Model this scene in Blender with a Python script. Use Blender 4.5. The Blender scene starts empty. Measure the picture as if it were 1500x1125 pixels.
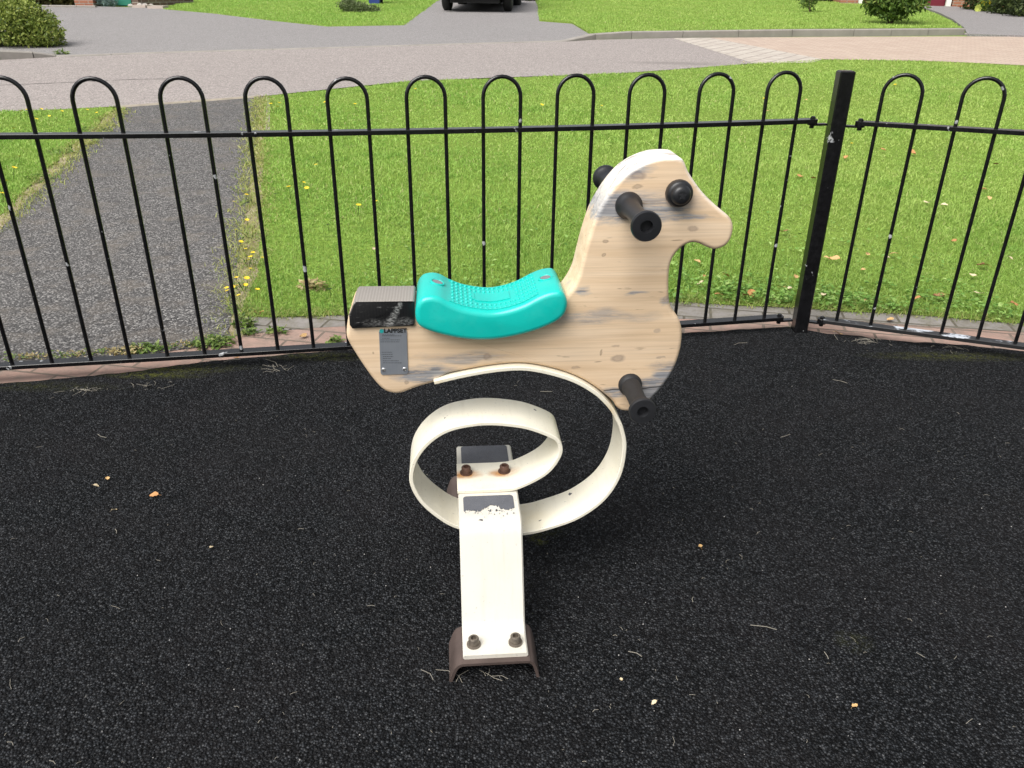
import bpy, bmesh, math, random
import numpy as np
from mathutils import Vector, Matrix
random.seed(7); rng = np.random.default_rng(7)
S = bpy.context.scene; COL = S.collection
PI = math.pi
# ------------------------------------------------------------------ camera
F = 1180.0; PITCH = 0.46157782; ROLL = 0.01136645; ZC = 1.2409
cp, sp_, cr, sr = math.cos(PITCH), math.sin(PITCH), math.cos(ROLL), math.sin(ROLL)
FW = Vector((0, cp, -sp_)); UP = Vector((0, sp_, cp)); XR = Vector((1, 0, 0))
R_ = XR*cr + UP*sr; U_ = UP*cr - XR*sr
CAM = Vector((0, 0, ZC))
cam = bpy.data.cameras.new('camera'); cam.sensor_width = 36; cam.lens = 36*F/1500
cam.clip_start = .05; cam.clip_end = 600
co = bpy.data.objects.new('camera', cam); COL.objects.link(co)
M = Matrix.Identity(4)
for k in range(3):
    M[k][0] = R_[k]; M[k][1] = U_[k]; M[k][2] = -FW[k]; M[k][3] = CAM[k]
co.matrix_world = M; S.camera = co

def ray(px, py):
    return (FW + R_*((px-750)/F) - U_*((py-562.5)/F))
SL = .034; Y0 = 4.0
def gz(y): return SL*max(0, y-Y0)
def gp(px, py, dz=0.0):
    """pixel -> the ground (flat near, rising gently beyond Y0)"""
    d = ray(px, py)
    t = (dz-ZC)/d.z if d.z < 0 else 1e9
    if t*d.y > Y0 or t < 0:
        t = (dz - SL*Y0 - ZC)/(d.z - SL*d.y)
    return CAM + d*t
def at_y(px, py, y):
    d = ray(px, py); return CAM + d*(y/d.y)

# ------------------------------------------------------------------ mesh helpers
class MB:
    def __init__(s): s.v = []; s.f = []
    def add(s, vs, fs):
        n = len(s.v); s.v += [tuple(v) for v in vs]; s.f += [tuple(i+n for i in f) for f in fs]
    def box(s, c, size, rz=0, ax=None):
        hx, hy, hz = size[0]/2, size[1]/2, size[2]/2
        m = Matrix.Rotation(rz, 3, 'Z') if ax is None else ax
        vs = [Vector(c) + m @ Vector((x*hx, y*hy, z*hz)) for x in (-1, 1) for y in (-1, 1) for z in (-1, 1)]
        s.add(vs, [(0, 1, 3, 2), (4, 6, 7, 5), (0, 4, 5, 1), (2, 3, 7, 6), (0, 2, 6, 4), (1, 5, 7, 3)])
    def tube(s, pts, r, n=10, cap=True):
        pts = [Vector(p) for p in pts]; rs = r if isinstance(r, (list, tuple)) else [r]*len(pts)
        t0 = (pts[1]-pts[0]).normalized(); a = t0.orthogonal().normalized(); vs = []; fs = []
        for i, p in enumerate(pts):
            t = (pts[min(i+1, len(pts)-1)]-pts[max(i-1, 0)]).normalized()
            a = (a - t*a.dot(t)).normalized(); b = t.cross(a)
            for k in range(n):
                w = 2*PI*k/n; vs.append(p + (a*math.cos(w)+b*math.sin(w))*rs[i])
        for i in range(len(pts)-1):
            for k in range(n):
                q = (k+1) % n; fs.append((i*n+k, i*n+q, (i+1)*n+q, (i+1)*n+k))
        if cap:
            fs.append(tuple(range(n-1, -1, -1))); fs.append(tuple((len(pts)-1)*n+k for k in range(n)))
        s.add(vs, fs)
    def lathe(s, o, axis, prof, n=28):
        """prof: (distance along axis, radius) pairs; ends closed"""
        o = Vector(o); axis = Vector(axis).normalized(); a = axis.orthogonal().normalized(); b = axis.cross(a)
        vs = []; fs = []
        for h, r in prof:
            for k in range(n):
                w = 2*PI*k/n; vs.append(o + axis*h + (a*math.cos(w)+b*math.sin(w))*max(r, 1e-5))
        for i in range(len(prof)-1):
            for k in range(n):
                q = (k+1) % n; fs.append((i*n+k, i*n+q, (i+1)*n+q, (i+1)*n+k))
        fs.append(tuple(range(n-1, -1, -1))); fs.append(tuple((len(prof)-1)*n+k for k in range(n)))
        s.add(vs, fs)
    def slab(s, outline, y0, y1, r, K=4):
        """outline (x,z) closed loop, extruded from y0 to y1 with rounded rims of radius r"""
        pts = [Vector(p) for p in outline]; n = len(pts)
        ar = sum(pts[i].x*pts[(i+1) % n].y-pts[(i+1) % n].x*pts[i].y for i in range(n))
        sg = 1 if ar > 0 else -1
        nor = []
        for i in range(n):
            t = (pts[(i+1) % n]-pts[i-1]).normalized(); nor.append(Vector((-t.y, t.x))*sg)   # inward
        rings = []
        for k in range(K+1):
            a = k/K*PI/2; rings.append((y0+r*(1-math.sin(a)), r*(1-math.cos(a)) if False else r*(1-math.sin(PI/2-a)) ))
        # k=0: depth y0+r, inset 0 ... k=K: depth y0, inset r
        rr = [(y0+r-r*math.sin(k/K*PI/2), r*(1-math.cos(k/K*PI/2))) for k in range(K, -1, -1)]
        rr += [(y1-r+r*math.sin(k/K*PI/2), r*(1-math.cos(k/K*PI/2))) for k in range(0, K+1)]
        vs = []; fs = []
        for y, ins in rr:
            for i in range(n):
                q = pts[i]+nor[i]*ins; vs.append((q.x, y, q.y))
        for j in range(len(rr)-1):
            for i in range(n):
                q = (i+1) % n; fs.append((j*n+i, j*n+q, (j+1)*n+q, (j+1)*n+i))
        fs.append(tuple(range(n-1, -1, -1))); fs.append(tuple((len(rr)-1)*n+i for i in range(n)))
        s.add(vs, fs)
    def ribbon(s, path, y0, y1, th, r=.0013):
        """flat strip: centre path of (x,z), thickness th, width y0..y1, softened edges"""
        P = [Vector(p) for p in path]; n = len(P); sec = [(-th/2+r, y0), (th/2-r, y0), (th/2, y0+r), (th/2, y1-r), (th/2-r, y1), (-th/2+r, y1), (-th/2, y1-r), (-th/2, y0+r)]
        vs = []; fs = []; m = len(sec)
        for i in range(n):
            t = (P[min(i+1, n-1)]-P[max(i-1, 0)]).normalized(); nn = Vector((-t.y, t.x))
            for o, y in sec:
                q = P[i]+nn*o; vs.append((q.x, y, q.y))
        for i in range(n-1):
            for k in range(m):
                q = (k+1) % m; fs.append((i*m+k, i*m+q, (i+1)*m+q, (i+1)*m+k))
        fs.append(tuple(range(m-1, -1, -1))); fs.append(tuple((n-1)*m+k for k in range(m)))
        s.add(vs, fs)
    def build(s, name, mat, parent=None, loc=None, smooth=True, ang=40):
        me = bpy.data.meshes.new(name); me.from_pydata(s.v, [], s.f); me.validate()
        bm = bmesh.new(); bm.from_mesh(me); bmesh.ops.recalc_face_normals(bm, faces=bm.faces); bm.to_mesh(me); bm.free()
        if mat: me.materials.append(mat)
        if smooth:
            me.polygons.foreach_set('use_smooth', [True]*len(me.polygons)); me.set_sharp_from_angle(angle=math.radians(ang))
        o = bpy.data.objects.new(name, me); COL.objects.link(o)
        if parent: o.parent = parent
        if loc: o.location = loc
        return o
def tag(o, label=None, cat=None, group=None, kind=None):
    if label: o['label'] = label
    if cat: o['category'] = cat
    if group: o['group'] = group
    if kind: o['kind'] = kind
    return o
def empty(name, loc, rz=0, label=None, cat=None, group=None):
    o = bpy.data.objects.new(name, None); COL.objects.link(o); o.location = loc; o.rotation_euler = (0, 0, rz)
    o.empty_display_size = .1
    return tag(o, label, cat, group)
def spline(pts, n=8, closed=False):
    P = [Vector(p) for p in pts]; out = []; m = len(P)
    rng_ = range(m) if closed else range(m-1)
    for i in rng_:
        if closed: a, b, c, d = P[i-1], P[i], P[(i+1) % m], P[(i+2) % m]
        else: a, b, c, d = P[max(i-1, 0)], P[i], P[i+1], P[min(i+2, m-1)]
        for k in range(n):
            t = k/n
            out.append(.5*((2*b)+(c-a)*t+(2*a-5*b+4*c-d)*t*t+(3*b-a-3*c+d)*t**3))
    if not closed: out.append(P[-1])
    return out

# ------------------------------------------------------------------ node helpers
class NT:
    def __init__(s, name):
        s.m = bpy.data.materials.new(name); s.m.use_nodes = True; s.t = s.m.node_tree; s.b = s.t.nodes['Principled BSDF']
    def n(s, typ, **kw):
        x = s.t.nodes.new('ShaderNode'+typ)
        for k, v in kw.items(): setattr(x, k, v)
        return x
    def l(s, a, b): s.t.links.new(a, b)
    def inp(s, node, key, v):
        if v is None: return
        if isinstance(v, bpy.types.NodeSocket): s.l(v, node.inputs[key])
        else:
            if isinstance(v, (tuple, list)) and len(v) == 3 and node.inputs[key].type == 'RGBA': v = (*v, 1)
            node.inputs[key].default_value = v
    def coord(s, kind='Object', scale=(1, 1, 1), loc=(0, 0, 0)):
        c = s.n('TexCoord'); m = s.n('Mapping'); m.inputs['Scale'].default_value = scale; m.inputs['Location'].default_value = loc
        s.l(c.outputs[kind], m.inputs['Vector']); return m.outputs['Vector']
    def noise(s, vec, scale, detail=3, rough=.55, dist=0):
        x = s.n('TexNoise'); s.inp(x, 'Vector', vec); x.inputs['Scale'].default_value = scale; x.inputs['Detail'].default_value = detail
        x.inputs['Roughness'].default_value = rough; x.inputs['Distortion'].default_value = dist; return x.outputs['Fac']
    def voro(s, vec, scale, feat='F1', rnd=1):
        x = s.n('TexVoronoi', feature=feat); s.inp(x, 'Vector', vec); x.inputs['Scale'].default_value = scale; x.inputs['Randomness'].default_value = rnd; return x
    def ramp(s, fac, stops, interp='LINEAR'):
        x = s.n('ValToRGB'); e = x.color_ramp.elements; x.color_ramp.interpolation = interp
        while len(e) < len(stops): e.new(.5)
        for i, (p, c) in enumerate(stops):
            e[i].position = p; e[i].color = (c, c, c, 1) if isinstance(c, (int, float)) else (*c, 1)
        s.l(fac, x.inputs['Fac']); return x.outputs['Color']
    def mix(s, fac, a, b, mode='MIX'):
        x = s.n('Mix', data_type='RGBA', blend_type=mode); s.inp(x, 0, fac); s.inp(x, 6, a); s.inp(x, 7, b); return x.outputs[2]
    def math(s, op, a, b=None, c=None, clamp=False):
        x = s.n('Math', operation=op); x.use_clamp = clamp; s.inp(x, 0, a); s.inp(x, 1, b); s.inp(x, 2, c); return x.outputs[0]
    def sep(s, vec):
        x = s.n('SeparateXYZ'); s.l(vec, x.inputs[0]); return x.outputs
    def bump(s, h, strength=.3, dist=.01, normal=None):
        x = s.n('Bump'); s.l(h, x.inputs['Height']); x.inputs['Strength'].default_value = strength; x.inputs['Distance'].default_value = dist
        if normal: s.l(normal, x.inputs['Normal'])
        s.l(x.outputs['Normal'], s.b.inputs['Normal']); return x.outputs['Normal']
    def ell(s, vec, c, r, soft=.35):
        """1 inside an ellipsoid at c with radii r, fading to 0 at its rim"""
        a = s.n('VectorMath', operation='SUBTRACT'); s.l(vec, a.inputs[0]); a.inputs[1].default_value = c
        b = s.n('VectorMath', operation='DIVIDE'); s.l(a.outputs[0], b.inputs[0]); b.inputs[1].default_value = r
        d = s.n('VectorMath', operation='LENGTH'); s.l(b.outputs[0], d.inputs[0])
        m = s.n('MapRange'); s.l(d.outputs['Value'], m.inputs[0]); m.inputs[1].default_value = 1-soft; m.inputs[2].default_value = 1; m.inputs[3].default_value = 1; m.inputs[4].default_value = 0
        return m.outputs[0]
    def out(s, col=None, rough=None, metal=None, spec=None):
        s.inp(s.b, 'Base Color', col); s.inp(s.b, 'Roughness', rough); s.inp(s.b, 'Metallic', metal); s.inp(s.b, 'Specular IOR Level', spec); return s.m
def plain(name, col, rough=.6, metal=0, var=.15, scale=30, spec=.5, bump=0):
    t = NT(name); v = t.coord(); n = t.noise(v, scale, 4)
    c = t.mix(n, tuple(x*(1-var) for x in col), tuple(min(1, x*(1+var)) for x in col))
    if bump: t.bump(n, bump, .004)
    r = t.math('MULTIPLY_ADD', n, .15, rough-.07)
    return t.out(c, r, metal, spec)

# ------------------------------------------------------------------ rocker frame
TH = .085
Q = gp(715, 717, .262)                      # front rim of the strip on the bracket top
RX = Vector((math.cos(TH), math.sin(TH), 0)); RY = Vector((-math.sin(TH), math.cos(TH), 0))
W = .055                                    # half width of the spring strip
ROOT = Vector((Q.x, Q.y, 0)) + RY*W
def lp(px, py, c):
    """pixel -> local (s,z) on the rocker's upright plane y=c"""
    d = ray(px, py); o = ROOT + RY*c
    t = (o-CAM).dot(RY)/d.dot(RY); p = CAM+d*t
    return Vector(((p-ROOT).dot(RX), p.z))
def lz(px, py, z):
    d = ray(px, py); p = CAM + d*((z-ZC)/d.z); q = p-ROOT
    return Vector((q.dot(RX), q.dot(RY), z))
BT = .045                                   # half thickness of the horse board
# ------------------------------------------------------------------ rocker materials
def m_wood():
    t = NT('weathered_pine'); v = t.coord(); x, y, z = t.sep(v)
    wv = t.coord('Object', (1, 1, 1))
    g1 = t.noise(t.coord('Object', (1.3, 20, 42)), 1.6, 5, .6, .6)
    g2 = t.noise(t.coord('Object', (3, 60, 170)), 1.5, 4, .65, .2)
    g3 = t.noise(t.coord('Object', (1.0, 8, 9)), 2.2, 3, .5, .8)
    c = t.ramp(g1, [(.25, (.58, .42, .272)), (.5, (.70, .52, .345)), (.72, (.76, .59, .42))])
    c = t.mix(t.math('MULTIPLY', t.ramp(g2, [(.48, 0), (.68, 1)]), t.math('MULTIPLY_ADD', t.ramp(g3, [(.35, 0), (.65, 1)]), .42, .08)), c, (.36, .25, .155))
    c = t.mix(t.math('MULTIPLY', t.ramp(g3, [(.45, 0), (.75, 1)]), .5), c, (.78, .63, .475))
    # grey weathering, in streaks along the grain
    streak = t.noise(t.coord('Object', (11, 50, 130)), 2.0, 6, .78, .4)
    wo = t.n('VectorMath', operation='ADD'); t.l(v, wo.inputs[0]); n0 = t.n('TexNoise'); t.inp(n0, 'Vector', t.coord('Object', (1, 2, 2.5))); n0.inputs['Scale'].default_value = 16; n0.inputs['Detail'].default_value = 5
    s0 = t.n('VectorMath', operation='MULTIPLY_ADD'); t.l(n0.outputs['Color'], s0.inputs[0]); s0.inputs[1].default_value = (.09, .02, .035); s0.inputs[2].default_value = (-.045, -.01, -.0175); t.l(s0.outputs[0], wo.inputs[1]); pv = wo.outputs[0]
    st = t.ramp(streak, [(.42, 0), (.52, 1)])
    grey = None
    for cc, rr, k in G_PATCH:
        e = t.math('MULTIPLY', t.ell(pv, cc, rr, .6), k*1.3)
        grey = e if grey is None else t.math('MAXIMUM', grey, e)
    gm = t.math('MULTIPLY', t.math('ADD', t.math('MULTIPLY', st, .6), .36), grey, clamp=True)
    gc = t.ramp(g2, [(.3, (.10, .10, .105)), (.5, (.27, .27, .285)), (.72, (.46, .455, .45))])
    c = t.mix(gm, c, gc)
    # random small dark flecks along the grain
    fl = t.noise(t.coord('Object', (9, 40, 70)), 2.4, 2, .4, .3)
    c = t.mix(t.math('MULTIPLY', t.ramp(fl, [(.71, 0), (.77, 1)]), .6), c, (.14, .10, .07))
    # knots
    wob = t.n('VectorMath', operation='ADD'); t.l(v, wob.inputs[0])
    nn = t.n('TexNoise'); t.l(v, nn.inputs['Vector']); nn.inputs['Scale'].default_value = 60
    sc = t.n('VectorMath', operation='SCALE'); t.l(nn.outputs['Color'], sc.inputs[0]); sc.inputs['Scale'].default_value = .010
    t.l(sc.outputs[0], wob.inputs[1]); kv = wob.outputs[0]
    for cc, rr, col in KNOTS:
        cc = (cc[0]+.005, cc[1]+.005, cc[2]+.005)
        o = t.ell(kv, cc, rr, .45); i = t.ell(kv, cc, tuple(q*.62 for q in rr), .5)
        rim = t.math('SUBTRACT', o, t.math('MULTIPLY', i, .55), clamp=True)
        c = t.mix(t.math('MULTIPLY', rim, .6), c, col)
        c = t.mix(t.math('MULTIPLY', i, .35), c, (.36, .28, .22))
    # the crest: bleached bare end grain with grey cracks, on the top of head and neck
    top = t.n('MapRange'); gN = t.n('NewGeometry'); nz = t.sep(gN.outputs['Normal'])[2]
    crest = t.math('MULTIPLY', t.ramp(nz, [(.15, 0), (.6, 1)]), t.ramp(z, [(.80, 0), (.92, 1)]))
    c = t.mix(t.math('MULTIPLY', crest, .8), c, t.mix(t.ramp(t.noise(t.coord('Object', (6, 22, 14)), 2, 5, .7, .6), [(.40, 0), (.47, 1)]), (.34, .33, .33), (.80, .76, .71)))
    # one long drying crack by the front foot peg
    ck = t.math('ADD', z, t.math('MULTIPLY', t.noise(t.coord('Object', (12, 1, 1)), 2, 2), -.008))
    d = t.math('ABSOLUTE', t.math('SUBTRACT', t.math('MULTIPLY_ADD', x, -.035, ck), CRACK))
    cm = t.math('MULTIPLY', t.math('LESS_THAN', d, .0013), t.math('GREATER_THAN', x, .24))
    c = t.mix(t.math('MULTIPLY', cm, .85), c, (.03, .027, .025))
    t.bump(t.math('ADD', t.math('MULTIPLY', g2, .7), t.math('MULTIPLY', streak, .5)), .25, .0015)
    return t.out(c, t.math('MULTIPLY_ADD', g2, .2, .5), 0, .35)
def lv(px, py, c=-BT):
    q = lp(px, py, c); return (q.x, c, q.y)
G_PATCH = [(lv(903, 303), (.062, .2, .034), 1.5), (lv(880, 308), (.03, .2, .028), 1.5), (lv(963, 308), (.075, .1, .020), 1.0), (lv(995, 318), (.07, .1, .008), .9), (lv(920, 250), (.05, .1, .028), .8),
           (lv(968, 570), (.075, .2, .038), 1.6), (lv(985, 548), (.05, .2, .018), 1.5), (lv(905, 577), (.06, .2, .013), .9), (lv(625, 548), (.095, .2, .022), 1.0), (lv(680, 525), (.11, .1, .016), .55),
           (lv(850, 428), (.03, .1, .01), .8), (lv(930, 428), (.03, .1, .008), .7), (lv(860, 465), (.16, .1, .016), .5), (lv(975, 440), (.02, .1, .012), .6),
           (lv(985, 540), (.05, .2, .02), .7), (lv(955, 300), (.1, .1, .035), .6), (lv(720, 560), (.15, .2, .02), .6)]
KNOTS = [(lv(905, 525), (.019, .03, .010), (.16, .13, .12)), (lv(881, 516), (.0035, .02, .008), (.10, .06, .03)), (lv(1015, 336), (.013, .03, .006), (.28, .21, .17)),
         (lv(887, 353), (.006, .02, .005), (.12, .08, .05)), (lv(884, 373), (.005, .02, .004), (.14, .10, .07)), (lv(962, 485), (.008, .02, .006), (.33, .26, .22)),
         (lv(975, 438), (.007, .02, .008), (.30, .23, .19)), (lv(714, 522), (.010, .02, .009), (.22, .16, .12)), (lv(935, 257), (.017, .03, .009), (.18, .14, .13)),
         (lv(934, 274), (.012, .02, .005), (.20, .15, .10)), (lv(547, 517), (.003, .02, .003), (.18, .11, .06)), (lv(968, 524), (.012, .02, .003), (.25, .2, .17)),
         (lv(595, 560), (.006, .02, .005), (.2, .16, .13)), (lv(844, 538), (.012, .02, .004), (.25, .18, .13)), (lv(902, 507), (.010, .02, .003), (.30, .22, .17))]
CRACK = lp(930, 570, -BT)
CRACK = CRACK.y - .035*CRACK.x - .003
def m_cream(name, base, stains=(), chips=.72):
    t = NT(name); v = t.coord(); n = t.noise(v, 9, 4, .6); n2 = t.noise(v, 55, 3, .6)
    c = t.mix(n, base, tuple(a*b for a, b in zip(base, (.91, .88, .79))))
    dr = t.noise(t.coord('Object', (60, 6, 6)), 1.2, 5, .7); c = t.mix(t.math('MULTIPLY', t.ramp(dr, [(.52, 0), (.75, 1)]), .3), c, tuple(a*b for a, b in zip(base, (.66, .62, .54))))
    sp = t.noise(v, 170, 2, .5); c = t.mix(t.math('MULTIPLY', t.ramp(sp, [(.70, 0), (.73, 1)]), .6), c, tuple(a*.45 for a in base))
    for cc, rr, col, k in stains:
        c = t.mix(t.math('MULTIPLY', t.ell(v, cc, rr, .9), t.math('MULTIPLY', t.ramp(n2, [(.3, .3), (.65, 1)]), k)), c, col)
    ch = t.ramp(t.noise(v, 38, 2, .5), [(chips, 0), (chips+.02, 1)])
    c = t.mix(ch, c, (.10, .095, .10))
    t.bump(n2, .05, .001)
    return t.out(c, t.math('MULTIPLY_ADD', n2, .15, .33), 0, .45)
CREAM = (.84, .81, .715); RUST = (.50, .24, .075)
BOLTS = [(-.046, 0), (.036, 0)]
bolt_px = [lz(683, 694, .262), lz(739, 692, .262)]
m_strip = m_cream('cream_powder_coat_strip', CREAM, [((b.x, b.y-.002, .262), (.044, .022, .03), RUST, 1.3) for b in bolt_px] + [((b.x-.016, b.y-.004, .262), (.026, .014, .03), RUST, 1.2) for b in bolt_px]
                  + [((0, -.055, .262), (.075, .03, .02), (.70, .55, .33), .45), ((.255, -.055, .45), (.02, .03, .04), (.62, .47, .25), .7), ((-.1, -.05, .52), (.04, .03, .02), (.66, .52, .30), .6), ((.1, 0, .14), (.1, .07, .03), (.76, .66, .45), .55)], .735)
m_brk = m_cream('white_powder_coat_bracket', (.62, .605, .57), [((0, -.33, .05), (.06, .02, .02), (.72, .66, .55), .4)], .765)
m_blackplastic = plain('black_handle_plastic', (.011, .0115, .014), .4, 0, .25, 40, .5, .05)
m_pegplastic = plain('worn_peg_plastic', (.013, .0138, .0165), .6, 0, .25, 60, .4, .08)
m_brown = plain('brown_anchor_steel', (.085, .062, .055), .62, .15, .35, 26, .4, .2)
m_rustbolt = plain('rusted_bolt_steel', (.115, .062, .045), .6, .4, .5, 120, .5, .3)
m_dullbolt = plain('dull_zinc_bolt', (.17, .145, .12), .5, .6, .3, 150, .5, .2)
m_hole = plain('socket_dark', (.006, .006, .006), .8)
def m_teal():
    t = NT('teal_moulded_plastic'); v = t.coord(); n = t.noise(v, 25, 4); n2 = t.noise(v, 220, 3, .7)
    c = t.mix(n, (.004, .44, .385), (.008, .51, .45)); c = t.mix(t.math('MULTIPLY', t.ramp(t.noise(v, 14, 6, .75), [(.5, 0), (.72, 1)]), .10), c, (.16, .58, .52)); c = t.mix(t.math('MULTIPLY', t.ramp(n2, [(.62, 0), (.75, 1)]), .25), c, (.02, .24, .21))
    t.bump(n2, .04, .0008)
    return t.out(c, t.math('MULTIPLY_ADD', n, .12, .24), 0, .5)
m_seat = m_teal()
def m_pad():
    t = NT('slate_grip_coating'); v = t.coord(); n = t.voro(v, 420).outputs['Distance']; n2 = t.noise(v, 30, 4)
    c = t.mix(n2, (.075, .079, .092), (.125, .13, .15)); c = t.mix(t.ramp(n, [(.1, .5), (.35, 0)]), c, (.22, .22, .235))
    t.bump(n, .5, .001); return t.out(c, .85, 0, .3)
m_grip = m_pad()
def m_cap(front):
    t = NT('black_tail_cap' if front else 'worn_cap_top'); v = t.coord()
    rib = t.n('TexWave', wave_type='BANDS', bands_direction='X'); t.inp(rib, 'Vector', t.coord('Object', (1, .06, .06))); rib.inputs['Scale'].default_value = 55; rib.inputs['Distortion'].default_value = .8; rib.inputs['Detail'].default_value = 2
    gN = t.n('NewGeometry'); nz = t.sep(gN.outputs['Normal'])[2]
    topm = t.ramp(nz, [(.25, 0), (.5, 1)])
    scr = t.noise(t.coord('Object', (25, 1, 110)), 1.4, 5, .75); x, y, z = t.sep(v)
    low = t.ramp(z, [(.0, 1), (1, 1)])
    c = t.mix(t.ramp(scr, [(.60, 0), (.70, 1)]), (.010, .010, .011), (.17, .17, .17))
    sc = None
    for cc, rr, k in SCUFF:
        e = t.math('MULTIPLY', t.ell(v, cc, rr, .6), k); sc = e if sc is None else t.math('MAXIMUM', sc, e)
    c = t.mix(sc, c, t.ramp(t.noise(t.coord('Object', (1, 1, 2.2)), 170, 3, .7), [(.42, (.02, .02, .02)), (.60, (.36, .36, .35))]))
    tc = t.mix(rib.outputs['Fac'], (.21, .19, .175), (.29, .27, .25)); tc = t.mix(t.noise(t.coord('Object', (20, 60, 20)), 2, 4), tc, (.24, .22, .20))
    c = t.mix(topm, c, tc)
    t.bump(t.math('ADD', t.math('MULTIPLY', rib.outputs['Fac'], .5), scr), .35, .0012)
    return t.out(c, t.mix(topm, (.42, .42, .42), (.72, .72, .72)), 0, .45)

# ------------------------------------------------------------------ the rocker
rk = empty('spring_rocker', ROOT, TH, 'pale wooden spring horse with teal seat on a coiled white strip', 'spring rocker')
# wooden board
ft = [(845, 410), (853, 382), (861, 352), (873, 317), (888, 290), (905, 267), (923, 250), (945, 238), (966, 231.5), (987, 230.5), (998.5, 232.5), (1004, 239), (1011, 255), (1030, 282), (1053, 304.5), (1067, 316),
      (1073.5, 325), (1075, 337), (1071, 352), (1062, 362), (1048, 366.5), (1036, 363), (1025, 358), (1014, 356.5), (1003, 361), (993, 369.5), (985.5, 381), (981.5, 396), (980.5, 420), (981.5, 442), (985.5, 455),
      (993, 464), (998.5, 477), (1000, 492), (997, 515), (988, 541), (975, 562), (957, 583), (938, 597), (924, 603), (911, 602.5), (903, 597), (897, 588)]
bl = [(640, 559.5), (612, 568), (591, 576), (577, 577.5), (563, 573), (550, 561), (535, 541), (520, 518), (510, 501), (507, 490), (509, 470), (514, 452), (522, 446), (560, 447), (606, 447), (640, 462), (700, 473), (760, 470), (800, 457), (828, 436)]
up = [lp(*p, -BT) for p in ft]; dn = [lp(*p, -BT) for p in bl]
# spring strip, lower end first
sp_px = [(785, 703), (804, 690), (817, 673), (821.5, 659), (817, 646), (804, 638), (783, 630), (760, 624.5), (722, 621), (690, 623), (656, 631), (630, 647), (612, 668), (603.5, 690), (604, 711), (618, 736), (643, 758), (671, 773),
         (720, 783), (770, 782), (808, 773), (848, 758), (884, 732), (907, 697), (915, 657), (911, 630), (904, 613.5), (894, 597), (871, 575), (833, 555), (777.6, 541.5), (732, 542.2), (681, 550.5), (636, 561)]
strip = [Vector((-.066, .2575)), Vector((-.03, .2575)), Vector((.0, .2575)), Vector((.03, .2580)), Vector((.062, .262))] + [lp(*p, -W) for p in sp_px]
strip = spline(strip, 6)
# belly of the board follows the strip (a hair above it)
top_i = [p for p in strip[-52:]]
belly = []
for i in range(len(strip)-58, len(strip)-1, 3):
    a, b = strip[i], strip[i+1]; tt = (b-a).normalized(); nn = Vector((tt.y, -tt.x))
    q = a + nn*.0065
    belly.append(q)
belly = [q for q in belly if q.y > .458 and q.x < up[-1].x - .004]
outline = spline(up + belly[1:] + dn, 4, True)
mb = MB(); mb.slab(outline, -BT, BT, .009, 5)
SCUFF = []
board = mb.build('horse_body', m_wood(), rk, ang=50)
# spring + bolts
mb = MB(); mb.ribbon(strip, -W, W, .0085); spring = mb.build('spring_strip', m_strip, rk, ang=35); spring['label'] = 'cream steel strip curled into an open spiral'
def bolt(mat, c, parent, h=.016, r=.0105):
    m = MB(); c = Vector(c)
    m.lathe(c, (0, 0, 1), [(0, r*1.35), (.003, r*1.35), (.0035, r), (h-.002, r), (h, r*.85), (h, r*.55), (h-.008, r*.5)], 18)
    o = m.build('bolt', mat, parent)
    m = MB(); m.lathe(c+Vector((0, 0, h-.0085)), (0, 0, 1), [(0, r*.52), (.0012, r*.52)], 6); m.build('hex_socket', m_hole, o) if False else None
    return o
for b in bolt_px: bolt(m_rustbolt, (b.x, b.y+.004, .2615), spring, .017, .0105)
# bracket: one bent flat bar
def bend(pts, r=.02, n=5):
    out = [Vector(pts[0])]
    for i in range(1, len(pts)-1):
        p = Vector(pts[i]); a = (Vector(pts[i-1])-p).normalized()*r; b = (Vector(pts[i+1])-p).normalized()*r
        for k in range(n+1):
            t = k/n; out.append((p+a)*(1-t)**2 + p*2*t*(1-t) + (p+b)*t*t)
    out.append(Vector(pts[-1])); return out
prof = bend([(-.326, .0505), (-.256, .0505), (-.157, .248), (.157, .248), (.256, .0505), (.326, .0505)], .026)
m = MB(); bw = .0645; th = .0095
P = prof; n = len(P); vs = []; fs = []; rr = .003
sec = [(-th/2+rr, -bw), (th/2-rr, -bw), (th/2, -bw+rr), (th/2, bw-rr), (th/2-rr, bw), (-th/2+rr, bw), (-th/2, bw-rr), (-th/2, -bw+rr)]
for i in range(n):
    t = (P[min(i+1, n-1)]-P[max(i-1, 0)]).normalized(); nn = Vector((-t.y, t.x))
    for o, x in sec:
        q = P[i]+nn*o; vs.append((x, q.x, q.y))
for i in range(n-1):
    for k in range(8):
        q = (k+1) % 8; fs.append((i*8+k, i*8+q, (i+1)*8+q, (i+1)*8+k))
fs += [tuple(range(7, -1, -1)), tuple((n-1)*8+k for k in range(8))]
m.add(vs, fs); bracket = m.build('base_bracket', m_brk, rk, ang=35); bracket['label'] = 'white bent steel bracket bolted to brown anchors'
zt = .253
for b in (lz(694, 944, .056), lz(755, 941, .056)):
    bolt(m_dullbolt, (b.x, b.y, .0553), bracket, .019, .0105); bolt(m_dullbolt, (b.x, -b.y, .0553), bracket, .019, .0105)
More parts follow.
